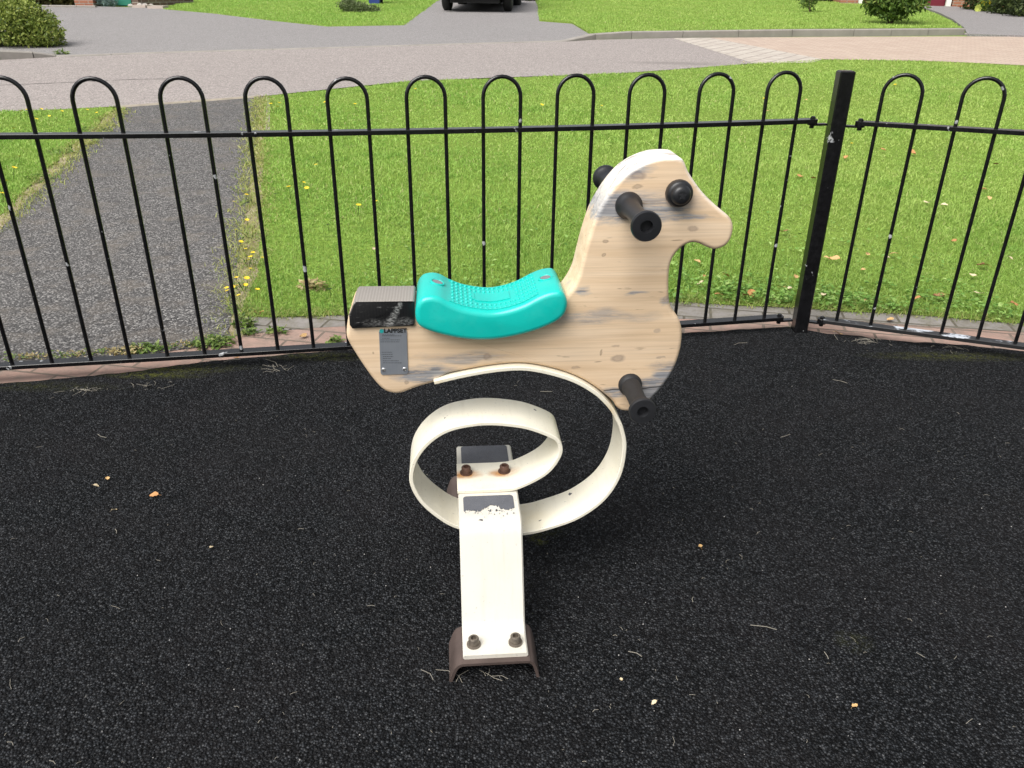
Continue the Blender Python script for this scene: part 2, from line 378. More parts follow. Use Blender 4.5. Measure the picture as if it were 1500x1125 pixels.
# grip pads on the bracket top
def pad(x0, x1, y0, y1, ragged):
    m = MB(); pts = []
    r = .008; N = 150
    g = random.Random(3); vs = []; s1 = 0
    for i in range(N+1):
        u = i/N; x = x0+(x1-x0)*u; c_ = max(0, r-min(x-x0, x1-x)); cr_ = r-math.sqrt(max(0, r*r-c_*c_)); lo_ = y0+cr_
        if ragged:
            s1 = .8*s1+g.uniform(-.003, .003); lo_ = y0+.016*math.exp(-((u-.55)/.16)**2)-.006*math.exp(-((u-.25)/.12)**2)+.012*max(0, u-.75)+s1+g.uniform(-.0012, .0012)
        hi_ = y1-cr_
        for z in (zt-.0005, zt+.0009): vs += [(x, lo_, z), (x, hi_, z)]
    fs = []
    for i in range(N):
        a = i*4; b = a+4; fs += [(a+2, b+2, b+3, a+3), (a, a+2, a+3, a+1) if i == 0 else (a, b, b+2, a+2), (a+1, a+3, b+3, b+1)]
    m.add(vs, fs)
    if ragged:      # islands of grip paint left around the worn edge
        for _ in range(170):
            x = g.uniform(x0+.002, x1-.002); y = y0 + g.gauss(.0, .008); r = abs(g.gauss(.0004, .0007))
            if r < .0004: continue
            a0 = g.random()*6; k = 6
            v2 = [(x+math.cos(a0+j/k*2*PI)*r*g.uniform(.6, 1.4), y+math.sin(a0+j/k*2*PI)*r*g.uniform(.6, 1.4), zt+.0006) for j in range(k)]
            m.add(v2, [tuple(range(k))])
    o = m.build('grip_pad', m_grip, bracket, smooth=False); return o
a = lz(675, 678, zt); b = lz(742, 656, zt); pad(-.0545, .0545, .062, .143, False)
pad(-.0545, .0525, -.118, -.066, True)['label'] = 'grip pad with its paint worn ragged along the front edge'
# ground anchors
def anchor(sgn):
    m = MB(); pr = spline([(-.098, -.03), (-.094, -.005), (-.086, .022), (-.080, .036), (-.072, .043), (-.06, .0455), (0, .0455), (.06, .0455), (.070, .043), (.077, .036), (.082, .022), (.088, -.005), (.092, -.03)], 4)
    nn = len(pr); t = .006; vs = []; fs = []
    ys = (-.338, -.234) if sgn < 0 else (.234, .338)
    off = []
    for i in range(nn):
        tt = (pr[min(i+1, nn-1)]-pr[max(i-1, 0)]).normalized(); off.append(Vector((tt.y, -tt.x)))
    for y in ys:
        for k in (0, 1):
            for i in range(nn):
                q = pr[i]+off[i]*t*k; vs.append((q.x, y, q.y))
    A = lambda s_, k, i: (s_*2+k)*nn+i
    for i in range(nn-1):
        fs += [(A(0, 0, i), A(0, 0, i+1), A(1, 0, i+1), A(1, 0, i)), (A(0, 1, i), A(1, 1, i), A(1, 1, i+1), A(0, 1, i+1)), (A(0, 0, i), A(0, 1, i), A(0, 1, i+1), A(0, 0, i+1)), (A(1, 0, i), A(1, 0, i+1), A(1, 1, i+1), A(1, 1, i))]
    m.add(vs, fs); return m.build('ground_anchor', m_brown, rk)
anchor(-1); anchor(1)
# seat
SF = .076
se = [(608, 462), (611, 475), (622, 484), (650, 493), (683, 499), (717, 500), (750, 495.5), (783, 487), (812, 475), (827, 463), (832, 448), (829, 435), (822, 428), (812, 428), (800, 431), (787, 436.5), (767, 447), (742, 455), (717, 458), (683, 453.5), (660, 445.5), (645, 437.5), (632, 435), (618, 438), (610, 448)]
so = spline([lp(*p, -SF) for p in se], 5, True)
m = MB(); m.slab(so, -SF, SF, .011, 5); seat = m.build('seat', m_seat, rk, ang=50); seat['label'] = 'glossy teal saddle moulded in a shallow curve'
# top line of the seat: nubs, a central plate and two bolt recesses
topl = spline([lp(*p, -SF) for p in [(826, 432), (818, 429), (810, 428.6), (800, 431), (787, 436.5), (767, 447), (742, 455), (717, 458), (683, 453.5), (660, 445.5), (645, 437.5), (632, 435), (622, 436.5)]], 30)
cum = [0]
for i in range(1, len(topl)): cum.append(cum[-1]+(topl[i]-topl[i-1]).length)
def on_top(d):
    for i in range(1, len(cum)):
        if cum[i] >= d:
            k = (d-cum[i-1])/(cum[i]-cum[i-1]+1e-9); p = topl[i-1].lerp(topl[i], k); t = (topl[i]-topl[i-1]).normalized()
            n_ = Vector((-t.y, t.x)); n_ = n_ if n_.y > 0 else -n_
            return p, n_
    return topl[-1], Vector((0, 1))
L = cum[-1]; m = MB()
d = .052; row = 0
def in_plate(d, y): return abs(d-L*.5) < .044 and abs(y) < .026
while d < L-.052:
    for k in range(-3, 4):
        y = k*.0185
        if abs(y) > .057 or in_plate(d, y): continue
        p, nrm = on_top(d); o = Vector((p.x, y, p.y)); ax = Vector((nrm.x, 0, nrm.y))
        m.lathe(o-ax*.0006, ax, [(0, .0035), (.0022, .0030), (.0034, .0014)], 8)
    d += .0094; row += 1
m.build('tread_nubs', m_seat, seat)
def patch(name, d0, d1, y0, y1, h, mat, parent, nd=14, cut=None):
    m = MB(); vs = []; fs = []
    for i in range(nd+1):
        p, nrm = on_top(d0+(d1-d0)*i/nd)
        for hh in (-.001, h):
            for y in (y0, y1): vs.append((p.x+nrm.x*hh, y, p.y+nrm.y*hh))
    for i in range(nd):
        a = i*4; b = a+4
        fs += [(a+2, a+3, b+3, b+2), (a, b, b+2, a+2), (a+1, a+3, b+3, b+1), (a, a+1, b+1, b)]
    fs += [(0, 2, 3, 1), (nd*4, nd*4+1, nd*4+3, nd*4+2)]
    m.add(vs, fs); return m.build(name, mat, parent, ang=25)
patch('raised_plate', L*.5-.034, L*.5+.036, -.020, .020, .0022, m_seat, seat)
patch('raised_plate', L*.5+.0365, L*.5+.043, -.012, .020, .0015, m_seat, seat, 4)
# rims along the tread
for y in (-.0625, .0585):
    patch('rim', .05, L-.05, y, y+.004, .0016, m_seat, seat, 30)
m_steel = plain('recess_steel', (.45, .45, .46), .4, .8)
for d in (.026, L-.024):
    p, nrm = on_top(d); ax = Vector((nrm.x, 0, nrm.y)); o = Vector((p.x, .012, p.y))
    m = MB(); m.lathe(o-ax*.001, ax, [(0, .0155), (.002, .0150), (.0028, .0125), (.0008, .0105)], 24); r = m.build('bolt_recess', m_seat, seat)
    m = MB(); m.lathe(o+ax*.0006, ax, [(0, .0104), (.0006, .0104)], 20); m.build('bolt', m_steel, seat)
# tail cap
cb = [(512, 477), (511, 462), (518, 444), (521, 441), (605, 440), (607, 442), (607.5, 474), (606, 478), (560, 480), (516, 482)]
CF = .052
cl = [lp(*p, -CF) for p in cb]
def sq(px, py): q = lp(px, py, -CF); return (q.x, -CF, q.y)
SCUFF = [(sq(586, 447), (.006, .02, .010), .8), (sq(581, 455), (.007, .02, .012), .9), (sq(577, 463), (.008, .02, .012), .9), (sq(572, 471), (.011, .02, .012), 1), (sq(568, 476), (.012, .02, .008), 1), (sq(592, 472), (.026, .02, .012), .45), (sq(550, 473), (.03, .02, .010), .4)]
lo = []
for i in range(len(cl)):
    a, b = cl[i], cl[(i+1) % len(cl)]
    for k in range(6): lo.append(a.lerp(b, k/6))
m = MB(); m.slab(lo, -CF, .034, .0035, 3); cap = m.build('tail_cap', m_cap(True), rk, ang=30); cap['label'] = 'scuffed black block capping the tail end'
# info plate
m = MB(); pl = [(555, 487), (557, 483), (594, 483), (596, 485), (598, 545), (596, 548), (560, 549.5), (557.5, 547)]
m.slab([lp(*p, -BT-.002) for p in pl], -BT-.0018, -BT+.001, .0004, 1)
def m_plate():
    t = NT('brushed_plate'); v = t.coord(); n = t.noise(v, 30, 4); s_ = t.noise(t.coord('Object', (300, 1, 20)), 1, 3)
    c = t.mix(n, (.20, .23, .27), (.29, .31, .345)); c = t.mix(t.math('MULTIPLY', s_, .3), c, (.4, .4, .42)); return t.out(c, .42, .45, .5)
plate = m.build('info_plate', m_plate(), rk, ang=30); plate['label'] = 'grey metal maker plate with small print, fixed under the tail cap'
m_ink = plain('plate_ink', (.012, .014, .016), .6); m_faint = plain('plate_faint_print', (.085, .095, .11), .6, .2); m_emb = plain('plate_emblem', (.02, .33, .33), .5)
def text(body, px, py, size, mat, parent, name='lettering', bold=0):
    cu = bpy.data.curves.new(name, 'FONT'); cu.body = body; cu.size = size; cu.extrude = .0002; cu.offset = bold
    o = bpy.data.objects.new(name, cu); COL.objects.link(o)
    dg = bpy.context.evaluated_depsgraph_get(); me = bpy.data.meshes.new_from_object(o.evaluated_get(dg)); bpy.data.objects.remove(o)
    q = lp(px, py, -BT-.002); rot = Matrix.Rotation(PI/2, 4, 'X')
    me.transform(Matrix.Translation((q.x, -BT-.0021, q.y)) @ rot); me.materials.append(mat)
    ob = bpy.data.objects.new(name, me); COL.objects.link(ob); ob.parent = parent; return ob
text('LAPPSET', 562.5, 487.5, .0118, m_ink, plate, bold=.0005)
m = MB(); q = lp(558.6, 485, -BT-.002); m.lathe((q.x+.0005, -BT-.0017, q.y), (0, -1, 0), [(0, .0042), (.0006, .0042)], 16); m.build('emblem', m_emb, plate)
m = MB(); g = random.Random(5)
for y, x0, x1 in [(490.5, 560, 578), (492, 560, 588), (495.5, 560, 571), (498, 557.5, 586), (500.8, 557.5, 585), (516, 559, 574), (519, 559, 575), (522.3, 561, 576), (525, 561, 573), (528.5, 561, 584), (531.5, 561, 588)]:
    x = x0
    while x < x1:
        w = g.uniform(1.2, 3.4); a = lp(x, y, -BT-.002); b = lp(min(x+w, x1), y, -BT-.002)
        m.box(((a.x+b.x)/2, -BT-.0019, a.y), ((b.x-a.x), .0004, .0011)); x += w+.6
m.build('small_print', m_faint, plate, smooth=False)
m_chrome = plain('bright_screw', (.75, .75, .76), .25, .9)
for p in [(562, 541.5), (592.5, 540.5)]:
    q = lp(*p, -BT-.002); m = MB(); m.lathe((q.x, -BT-.0015, q.y), (0, -1, 0), [(0, .0042), (.0012, .0040), (.0022, .0026)], 14); m.build('screw', m_chrome, plate)
# handles, pegs, eyes: one on each side of the board
def grip(name, px, py, length, r0, r1, rg, mat, side):
    q = lp(px, py, -BT); ax = Vector((0, side, 0)); o = Vector((q.x, side*(BT-.001), q.y)); m = MB()
    pr = [(0, r0), (.003, r0*1.02), (.009, r0), (.014, r0*.82), (.022, rg*1.06), (.03, rg)]
    for k in range(1, 8): pr.append((.03+(length-.056)*k/7, rg*(1-.05*math.sin(k/7*PI))))
    pr += [(length-.020, rg*1.12), (length-.014, r1*.86), (length-.010, r1*.98), (length-.003, r1), (length, r1*.94), (length+.0005, r1*.55), (length+.0005, r1*.42), (length-.012, r1*.38)]
    m.lathe(o, ax, pr, 32); return m.build(name, mat, rk, ang=38)
for s_ in (-1, 1):
    grip('handle', 920.5, 300.5, .150, .0250, .0268, .0168, m_blackplastic, s_)
    grip('foot_peg', 922.5, 562.5, .122, .0240, .0270, .0188, m_pegplastic, s_)
    q = lp(993.5, 282, -BT); m = MB()
    m.lathe((q.x, s_*(BT-.001), q.y), (0, s_, 0), [(0, .0245), (.004, .0252), (.013, .0248), (.017, .0232), (.0185, .0215), (.0195, .0192), (.024, .0178), (.0275, .016), (.030, .0130), (.031, .0078), (.0305, .002)], 36)
    e = m.build('eye', m_blackplastic, rk, ang=38)
    m = MB(); st = []
    for k in range(10):
        a = k*PI/5+.3; r = .0085 if k % 2 == 0 else .004; st.append((q.x+r*math.cos(a), q.y+r*math.sin(a)))
    m.slab(st, s_*(BT+.0295), s_*(BT+.0312), .0002, 1) if s_ > 0 else m.slab(st, -(BT+.0312), -(BT+.0295), .0002, 1)
    m.build('star_mark', m_pegplastic, e, smooth=False)
# ------------------------------------------------------------------ ground materials
def m_rubber():
    t = NT('black_rubber_crumb'); v = t.coord()
    a = t.voro(v, 205); b = t.voro(v, 440); big = t.noise(v, 3.2, 4, .6); mid = t.noise(v, 28, 4, .7)
    ca = t.sep(a.outputs['Color']); 
    base = t.ramp(ca[0], [(.0, (.0034, .0039, .0046)), (.35, (.0115, .0128, .0148)), (.7, (.030, .0335, .038)), (.93, (.070, .075, .083)), (1, (.115, .119, .124))])
    base = t.mix(t.math('MULTIPLY', t.ramp(a.outputs['Distance'], [(.25, 0), (.62, 1)]), .8), base, (.0035, .0036, .004))
    fine = t.sep(b.outputs['Color'])[1]; base = t.mix(t.math('MULTIPLY', t.ramp(fine, [(.86, 0), (.98, 1)]), .5), base, (.075, .075, .077))
    base = t.mix(t.math('MULTIPLY', t.ramp(big, [(.4, 0), (.7, 1)]), .25), base, (.026, .023, .024))
    # moss and pale dust where the rubber meets the brick edging
    mm = None
    for cc, rr, k in MOSS:
        e = t.math('MULTIPLY', t.ell(v, cc, rr, .9), k); mm = e if mm is None else t.math('MAXIMUM', mm, e)
    mn = t.math('MULTIPLY', mm, t.ramp(t.noise(v, 42, 5, .8), [(.42, 0), (.60, 1)]), clamp=True)
    base = t.mix(mn, base, t.mix(fine, (.045, .052, .012), (.11, .115, .03)))
    h = t.math('ADD', t.math('MULTIPLY', a.outputs['Distance'], -1), t.math('MULTIPLY', ca[1], .7))
    h = t.math('ADD', h, t.math('MULTIPLY', mid, .8))
    t.bump(h, 1.0, .008)
    return t.out(base, t.math('MULTIPLY_ADD', ca[2], .2, .75), 0, .08)
def mo(px, py): q = gp(px, py); return (q.x, q.y, 0)
MOSS = [(mo(225, 549), (.22, .04, .05), 1.3), (mo(250, 541), (.26, .04, .05), 1.2), (mo(300, 537), (.25, .03, .05), .6), (mo(470, 522), (.25, .05, .05), .9), (mo(789, 790), (.030, .028, .05), 1.6), (mo(1400, 522), (.40, .05, .05), .9),
        (mo(1150, 478), (.05, .02, .05), .9), (mo(60, 566), (.35, .05, .05), .35), (mo(800, 775), (.07, .05, .05), .35), (mo(1250, 940), (.05, .04, .05), .3)]
def m_chip(name, lo, mid, hi, scale, seam=(.02, .02, .02), rough=.85, bump=.6, patch_=None, big=1.2, bigk=.25, spots=()):
    """stone chips rolled into tarmac"""
    t = NT(name); v = t.coord(); a = t.voro(v, scale); c0 = t.sep(a.outputs['Color']); n = t.noise(v, big, 5, .6); n2 = t.noise(v, 14, 4, .65)
    c = t.ramp(c0[0], [(0, lo), (.6, mid), (1, hi)])
    c = t.mix(t.math('MULTIPLY', t.ramp(a.outputs['Distance'], [(.35, 0), (.7, 1)]), .7), c, seam)
    c = t.mix(t.math('MULTIPLY', t.ramp(n, [(.3, 1), (.65, 0)]), bigk), c, tuple(q*.62 for q in mid))
    c = t.mix(t.math('MULTIPLY', t.ramp(n2, [(.45, 0), (.7, 1)]), .2), c, tuple(min(1, q*1.2) for q in mid))
    if patch_: c = t.mix(t.math('MULTIPLY', t.ramp(t.noise(v, 5, 4, .7), [(.50, 0), (.68, 1)]), .6), c, patch_)
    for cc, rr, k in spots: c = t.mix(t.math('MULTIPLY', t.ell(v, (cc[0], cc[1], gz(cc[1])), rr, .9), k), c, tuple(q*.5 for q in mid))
    t.bump(t.math('SUBTRACT', c0[1], a.outputs['Distance']), bump, .004)
    return t.out(c, rough, 0, .3)
def m_soil(name, a, b, c_):
    t = NT(name); v = t.coord(); n = t.noise(v, 9, 6, .7); n2 = t.noise(v, 70, 4, .7)
    c = t.ramp(n, [(.3, a), (.5, b), (.7, c_)]); c = t.mix(t.math('MULTIPLY', t.ramp(n2, [(.5, 0), (.75, 1)]), .5), c, tuple(q*1.5 for q in b))
    t.bump(n2, .8, .012); return t.out(c, .95, 0, .2)
def m_lawn(name='lawn_soil_green'):
    t = NT(name); v = t.coord(); n = t.noise(v, 1.1, 5, .6); n2 = t.noise(v, 45, 4, .75); n3 = t.noise(v, 7, 4, .6)
    c = t.ramp(n2, [(.3, (.09, .14, .024)), (.55, (.20, .31, .05)), (.75, (.30, .42, .085))])
    c = t.mix(t.math('MULTIPLY', t.ramp(n, [(.4, 0), (.66, 1)]), .5), c, (.16, .22, .04)); c = t.mix(t.math('MULTIPLY', t.ramp(n3, [(.6, 0), (.75, 1)]), .35), c, (.17, .16, .07))
    t.bump(n2, 1, .02); return t.out(c, .95, 0, .15)
def m_blade(name, warm=0.0):
    t = NT(name); a = t.n('Attribute', attribute_name='tint'); g = t.n('NewGeometry'); n = t.noise(g.outputs['Position'], .9, 4, .6); n3 = t.noise(g.outputs['Position'], 5.5, 3, .6)
    c = t.ramp(a.outputs['Fac'], [(0, (.17, .315, .05)), (.38, (.275, .465, .088)), (.75, (.40, .59, .14)), (.93, (.54, .62, .23)), (1, (.52, .46, .25))])
    c = t.mix(t.math('MULTIPLY', t.ramp(n, [(.40, 0), (.62, 1)]), .55), c, (.42, .56, .14)); c = t.mix(t.math('MULTIPLY', t.ramp(n3, [(.50, 0), (.66, 1)]), .55), c, (.17, .35, .055)); n5 = t.noise(g.outputs['Position'], 16, 3, .6); c = t.mix(t.math('MULTIPLY', t.ramp(n5, [(.55, 0), (.70, 1)]), .35), c, (.44, .50, .17))
    px_ = t.sep(g.outputs['Position']); rt_ = t.math('MULTIPLY', t.ramp(t.math('MULTIPLY_ADD', px_[0], .18, .25), [(.2, 0), (.62, 1)]), t.ramp(t.noise(g.outputs['Position'], 1.6, 4, .6), [(.35, .2), (.6, 1)])); c = t.mix(t.math('MULTIPLY', rt_, .38), c, (.47, .55, .16))
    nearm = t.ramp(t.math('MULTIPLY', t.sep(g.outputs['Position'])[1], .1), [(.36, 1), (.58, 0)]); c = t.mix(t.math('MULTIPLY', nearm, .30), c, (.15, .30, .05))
    t.inp(t.b, 'Base Color', c); t.b.inputs['Roughness'].default_value = .55; t.b.inputs['Specular IOR Level'].default_value = .25
    tr = t.n('BsdfTranslucent'); t.l(c, tr.inputs['Color']); mx = t.n('MixShader'); mx.inputs[0].default_value = .35
    o = t.t.nodes['Material Output']; t.l(t.b.outputs[0], mx.inputs[1]); t.l(tr.outputs[0], mx.inputs[2]); t.l(mx.outputs[0], o.inputs['Surface']); return t.m
def m_brick(name, a, b, c_, mortar, bw, bh, rot=0, stain=.4, offset=.5, mort=.006):
    t = NT(name); v = t.coord(); mp = t.n('Mapping'); t.l(v, mp.inputs['Vector']); mp.inputs['Rotation'].default_value = (0, 0, rot)
    br = t.n('TexBrick'); t.l(mp.outputs[0], br.inputs['Vector']); br.offset = offset
    br.inputs['Scale'].default_value = 1; br.inputs['Brick Width'].default_value = bw; br.inputs['Row Height'].default_value = bh; br.inputs['Mortar Size'].default_value = mort; br.inputs['Mortar Smooth'].default_value = .3
    br.inputs['Color1'].default_value = (*a, 1); br.inputs['Color2'].default_value = (*b, 1); br.inputs['Mortar'].default_value = (*mortar, 1)
    n = t.noise(v, 12, 5, .7); n2 = t.noise(v, 120, 3, .6)
    c = t.mix(t.math('MULTIPLY', t.ramp(n, [(.42, 0), (.68, 1)]), stain), br.outputs['Color'], c_)
    c = t.mix(t.math('MULTIPLY', t.ramp(n2, [(.5, 0), (.8, 1)]), .3), c, tuple(q*.5 for q in a))
    t.bump(t.math('ADD', t.math('MULTIPLY', br.outputs['Fac'], -1), t.math('MULTIPLY', n2, .4)), .6, .006); return t.out(c, .9, 0, .25)

# ------------------------------------------------------------------ ground sheets
def subdivide_poly(pts, step):
    out = []
    for i in range(len(pts)):
        a, b = pts[i], pts[(i+1) % len(pts)]; n = max(1, int((b-a).length/step))
        for k in range(n): out.append(a.lerp(b, k/n))
    return out
def sheet(name, pts, dz, mat, label=None, kind='structure', wob=0, step=1e9, seed=0, parent=None):
    """flat polygon laid on the ground at height dz"""
    P = [Vector((p[0], p[1], 0)) for p in pts]
    if wob:
        P = subdivide_poly(P, step); g = random.Random(seed); P = [p+Vector((g.uniform(-wob, wob), g.uniform(-wob, wob), 0)) for p in P]
    bm = bmesh.new(); vs = [bm.verts.new(p) for p in P]; f = bm.faces.new(vs); bmesh.ops.triangulate(bm, faces=[f])
    bmesh.ops.bisect_plane(bm, geom=bm.verts[:]+bm.edges[:]+bm.faces[:], plane_co=(0, Y0, 0), plane_no=(0, 1, 0))
    for v in bm.verts: v.co.z = gz(v.co.y)+dz
    bmesh.ops.recalc_face_normals(bm, faces=bm.faces)
    for f in bm.faces:
        if f.normal.z < 0: f.normal_flip()
    if dz > .005:
        be = [e for e in bm.edges if e.is_boundary]; ex = bmesh.ops.extrude_edge_only(bm, edges=be)
        for v in ex['geom']:
            if isinstance(v, bmesh.types.BMVert): v.co.z -= dz+.01
    me = bpy.data.meshes.new(name); bm.to_mesh(me); bm.free(); me.materials.append(mat)
    o = bpy.data.objects.new(name, me); COL.objects.link(o); o['kind'] = kind
    if label: o['label'] = label
    return o
G = lambda *a: [gp(*p) for p in a]
soil = m_soil('bare_soil', (.075, .055, .035), (.14, .11, .07), (.22, .18, .11))
sheet('ground', [(-160, -12), (160, -12), (160, 260), (-160, 260)], -.012, m_lawn('far_ground_green'))
# rubber play surface, near side
rub_px = [(0, 562), (60, 557), (120, 551), (190, 545), (260, 535), (330, 527), (400, 521), (470, 515), (540, 510), (640, 504), (740, 499), (860, 493), (1000, 487.5), (1060, 484.5), (1120, 480), (1156, 478), (1180, 483), (1210, 488.5), (1260, 492), (1280, 496), (1340, 501), (1400, 504), (1500, 514)]
rub = G(*rub_px)
dl = (rub[0]-rub[8]).normalized(); dr = (rub[-1]-rub[-5]).normalized()
rub_edge = [rub[0]+dl*4] + rub + [rub[-1]+dr*4]
sheet('rubber_play_surface', [(-6, -8)] + rub_edge + [(8, -8)], 0, m_rubber(), wob=.005, step=.035, seed=8)
# pink brick row under the fence, then grey setts behind it
pk_px = [(0, 531), (100, 523), (200, 514), (300, 504), (345, 488), (408, 481), (460, 476.5), (508, 474), (640, 470), (800, 467), (1000, 463.5), (1080, 463), (1140, 463.5), (1220, 466), (1260, 467), (1380, 476), (1500, 483)]
pk = G(*pk_px)
gr_px = [(345, 466), (356, 461), (400, 463), (460, 461.5), (508, 459.5), (640, 452), (800, 446), (1000, 440), (1080, 445), (1160, 447.5), (1240, 453.5), (1320, 458), (1400, 464), (1500, 472)]
gr = G(*gr_px)
pinkm = m_brick('pink_paving_brick', (.33, .215, .175), (.39, .265, .22), (.215, .175, .145), (.15, .12, .095), .215, .115, .19, .85)
greym = m_brick('grey_sett', (.22, .205, .19), (.27, .25, .235), (.155, .14, .10), (.10, .09, .07), .22, .12, .19, .9)
back = lambda p: p+Vector((0, -.10, 0))
sheet('brick_edging', [back(p) for p in rub_edge] + [pk[-1]+dr*4] + pk[::-1] + [pk[0]+dl*4], -.004, pinkm)
sheet('sett_edging', [p+Vector((0, -.02, 0)) for p in pk[4:]] + [pk[-1]+dr*4, gr[-1]+dr*4] + gr[::-1], -.003, greym)
# the tarmac path on the left
path_px = [(-60, 360), (0, 336), (40, 292), (75, 258), (112, 222), (148, 192), (172, 166), (180, 156), (385, 141), (383, 150), (377, 190), (370, 240), (362, 300), (352, 370), (344, 420), (342, 455), (338, 482), (330, 500)]
pathp = G(*path_px)
m_path = m_chip('path_tarmac', (.050, .048, .048), (.145, .139, .137), (.42, .405, .39), 125, (.024, .024, .024), bigk=.35, bump=1, patch_=(.16, .14, .12))
sheet('tarmac_path', pathp + [pk[3]+Vector((0, -.03, 0)), pk[2]+Vector((0, -.03, 0)), pk[0]+Vector((0, -.03, 0)), pk[0]+dl*2.5, (-4.2, 3.0)], -.001, m_path, wob=.012, step=.06, seed=2)
# weedy soil strip along both sides of the path
soilm = m_soil('weedy_soil', (.20, .155, .09), (.34, .285, .20), (.44, .385, .29))
soilR = G((330, 500), (338, 478), (336, 440), (340, 390), (350, 330), (360, 280), (367, 220), (372, 170), (376, 142), (389, 141), (388, 200), (386, 260), (384, 330), (380, 400), (378, 462), (356, 484), (345, 505)); sheet('soil_strip', soilR, -.0045, soilm, wob=.015, step=.08, seed=4)
soilL = G((-80, 345), (0, 316), (40, 275), (72, 245), (104, 214), (140, 182), (158, 165), (186, 158), (180, 166), (155, 194), (120, 226), (82, 262), (44, 300), (0, 345), (-60, 370)); sheet('soil_strip', soilL, -.005, soilm, wob=.02, step=.1, seed=5)
# road, setts, block paving, driveways
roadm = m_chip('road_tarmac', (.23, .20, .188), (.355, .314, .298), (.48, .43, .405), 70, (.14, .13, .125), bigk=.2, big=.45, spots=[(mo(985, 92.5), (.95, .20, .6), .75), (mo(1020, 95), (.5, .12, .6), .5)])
near = [(-400, 202), (0, 164), (90, 160), (172, 156), (280, 149), (385, 141), (470, 132), (600, 119), (720, 114), (830, 110.5), (915, 107), (1000, 101), (1105, 93)]
farl = [(1000, 55.5), (870, 58.5), (830, 61), (600, 67.5), (400, 73.5), (240, 78), (110, 83), (80, 83), (0, 87.5), (-400, 100)]
sheet('road', G(*near) + [gp(1000, 101)+Vector((1.2, -.4, 0)), gp(1105, 93)] + G((985, 56)) + G(*farl), .002, roadm)
settm = m_brick('pale_setts', (.42, .375, .33), (.48, .44, .39), (.34, .29, .25), (.25, .22, .2), .22, .22, .62, .35, .0, .014)
sheet('sett_band', G((985, 56), (1040, 55.5), (1205, 87), (1190, 92), (1105, 93.5)), .004, settm)
blockm = m_brick('pink_block_paving', (.41, .315, .255), (.47, .375, .305), (.35, .28, .235), (.27, .22, .19), .2, .1, .78, .4)
sheet('block_paving', G((1040, 55.5), (1205, 87), (1350, 89.5), (1420, 92), (1500, 96), (1900, 118), (1900, 66), (1500, 54), (1400, 53.5), (1250, 54)), .003, blockm)
drivem = m_chip('driveway_tarmac', (.20, .185, .185), (.285, .268, .266), (.38, .36, .355), 75, (.12, .12, .12), bigk=.2, big=.45)
sheet('driveway', [gp(*p) for p in [(110, 82), (240, 77), (400, 72.5), (600, 66.5), (830, 60), (870, 52), (838, 33.5), (795, 30.5), (788, 10), (785, 2)]] + [(.4, 34), (-3.5, 36)] + [gp(*p) for p in [(636, 4), (592, 37.5), (480, 39.5), (400, 31), (310, 20), (240, 12), (110, 9), (40, 8.5), (-40, 9.5)]] + [(-18, 19), (-14, 12.6)], .006, drivem)
sheet('driveway', [gp(*p, .03) for p in [(1345, 8), (1375, 18), (1396, 28), (1413, 41), (1417, 49.5), (1500, 52), (1700, 58), (1800, 45), (1500, 24), (1440, 16), (1400, 9.5)]], .03, drivem)
m_tar = plain('tar_seam', (.10, .09, .085), .8, 0, .2, 9)
def seam(px, w, name, lab):
    P = spline([gp(*p) for p in px], 8); L_ = []; R2 = []; g = random.Random(6)
    for i, p in enumerate(P):
        t = (P[min(i+1, len(P)-1)]-P[max(i-1, 0)]).normalized(); nn = Vector((-t.y, t.x, 0))*w*g.uniform(.3, 1.2); L_.append(p+nn); R2.append(p-nn)
    sheet(name, L_+R2[::-1], .0045, m_tar, lab)
seam([(-60, 128), (30, 124), (80, 122), (130, 120), (190, 117), (250, 115.5)], .012, 'road_seam', 'thin dark seam across the road tarmac')
# far lawns
lawnm = m_lawn()
farA = G((592, 37.5), (480, 39.5), (400, 31), (310, 20), (240, 14), (285, -4), (660, -4), (640, 2))
sheet('grass_verge', farA, .008, lawnm)
farB = [gp(px, py, .035) for px, py in [(787, 2), (790, 29), (838, 32.5), (868, 50), (905, 47.5), (1000, 45.5), (1160, 42), (1410, 40.5), (1380, 26), (1350, 12), (1335, 3), (1000, 1), (800, -6)]]
sheet('grass_verge', farB, .035, lawnm)
lawnA = G((388, 141), (470, 133), (600, 120), (720, 115), (830, 111), (915, 107.5), (1000, 101.5), (1105, 93.5), (1205, 87.5), (1350, 90), (1420, 92.5), (1500, 96.5), (1900, 119)) + [Vector((5.6, 3.3, 0)), gr[-1]+dr*1.5] + [p+Vector((0, -.015, 0)) for p in gr[::-1]][:-1] + G((352, 461), (378, 400), (384, 300), (387, 200))
sheet('lawn', lawnA, .001, lawnm, wob=.01, step=.12, seed=9)
lawnB = G((-400, 200), (0, 163), (90, 160), (166, 156.5), (150, 176), (104, 214), (72, 245), (40, 275), (0, 318), (-80, 348)) + [Vector((-8, 3.4, 0))]
sheet('lawn', lawnB, .001, lawnm, wob=.02, step=.15, seed=11)
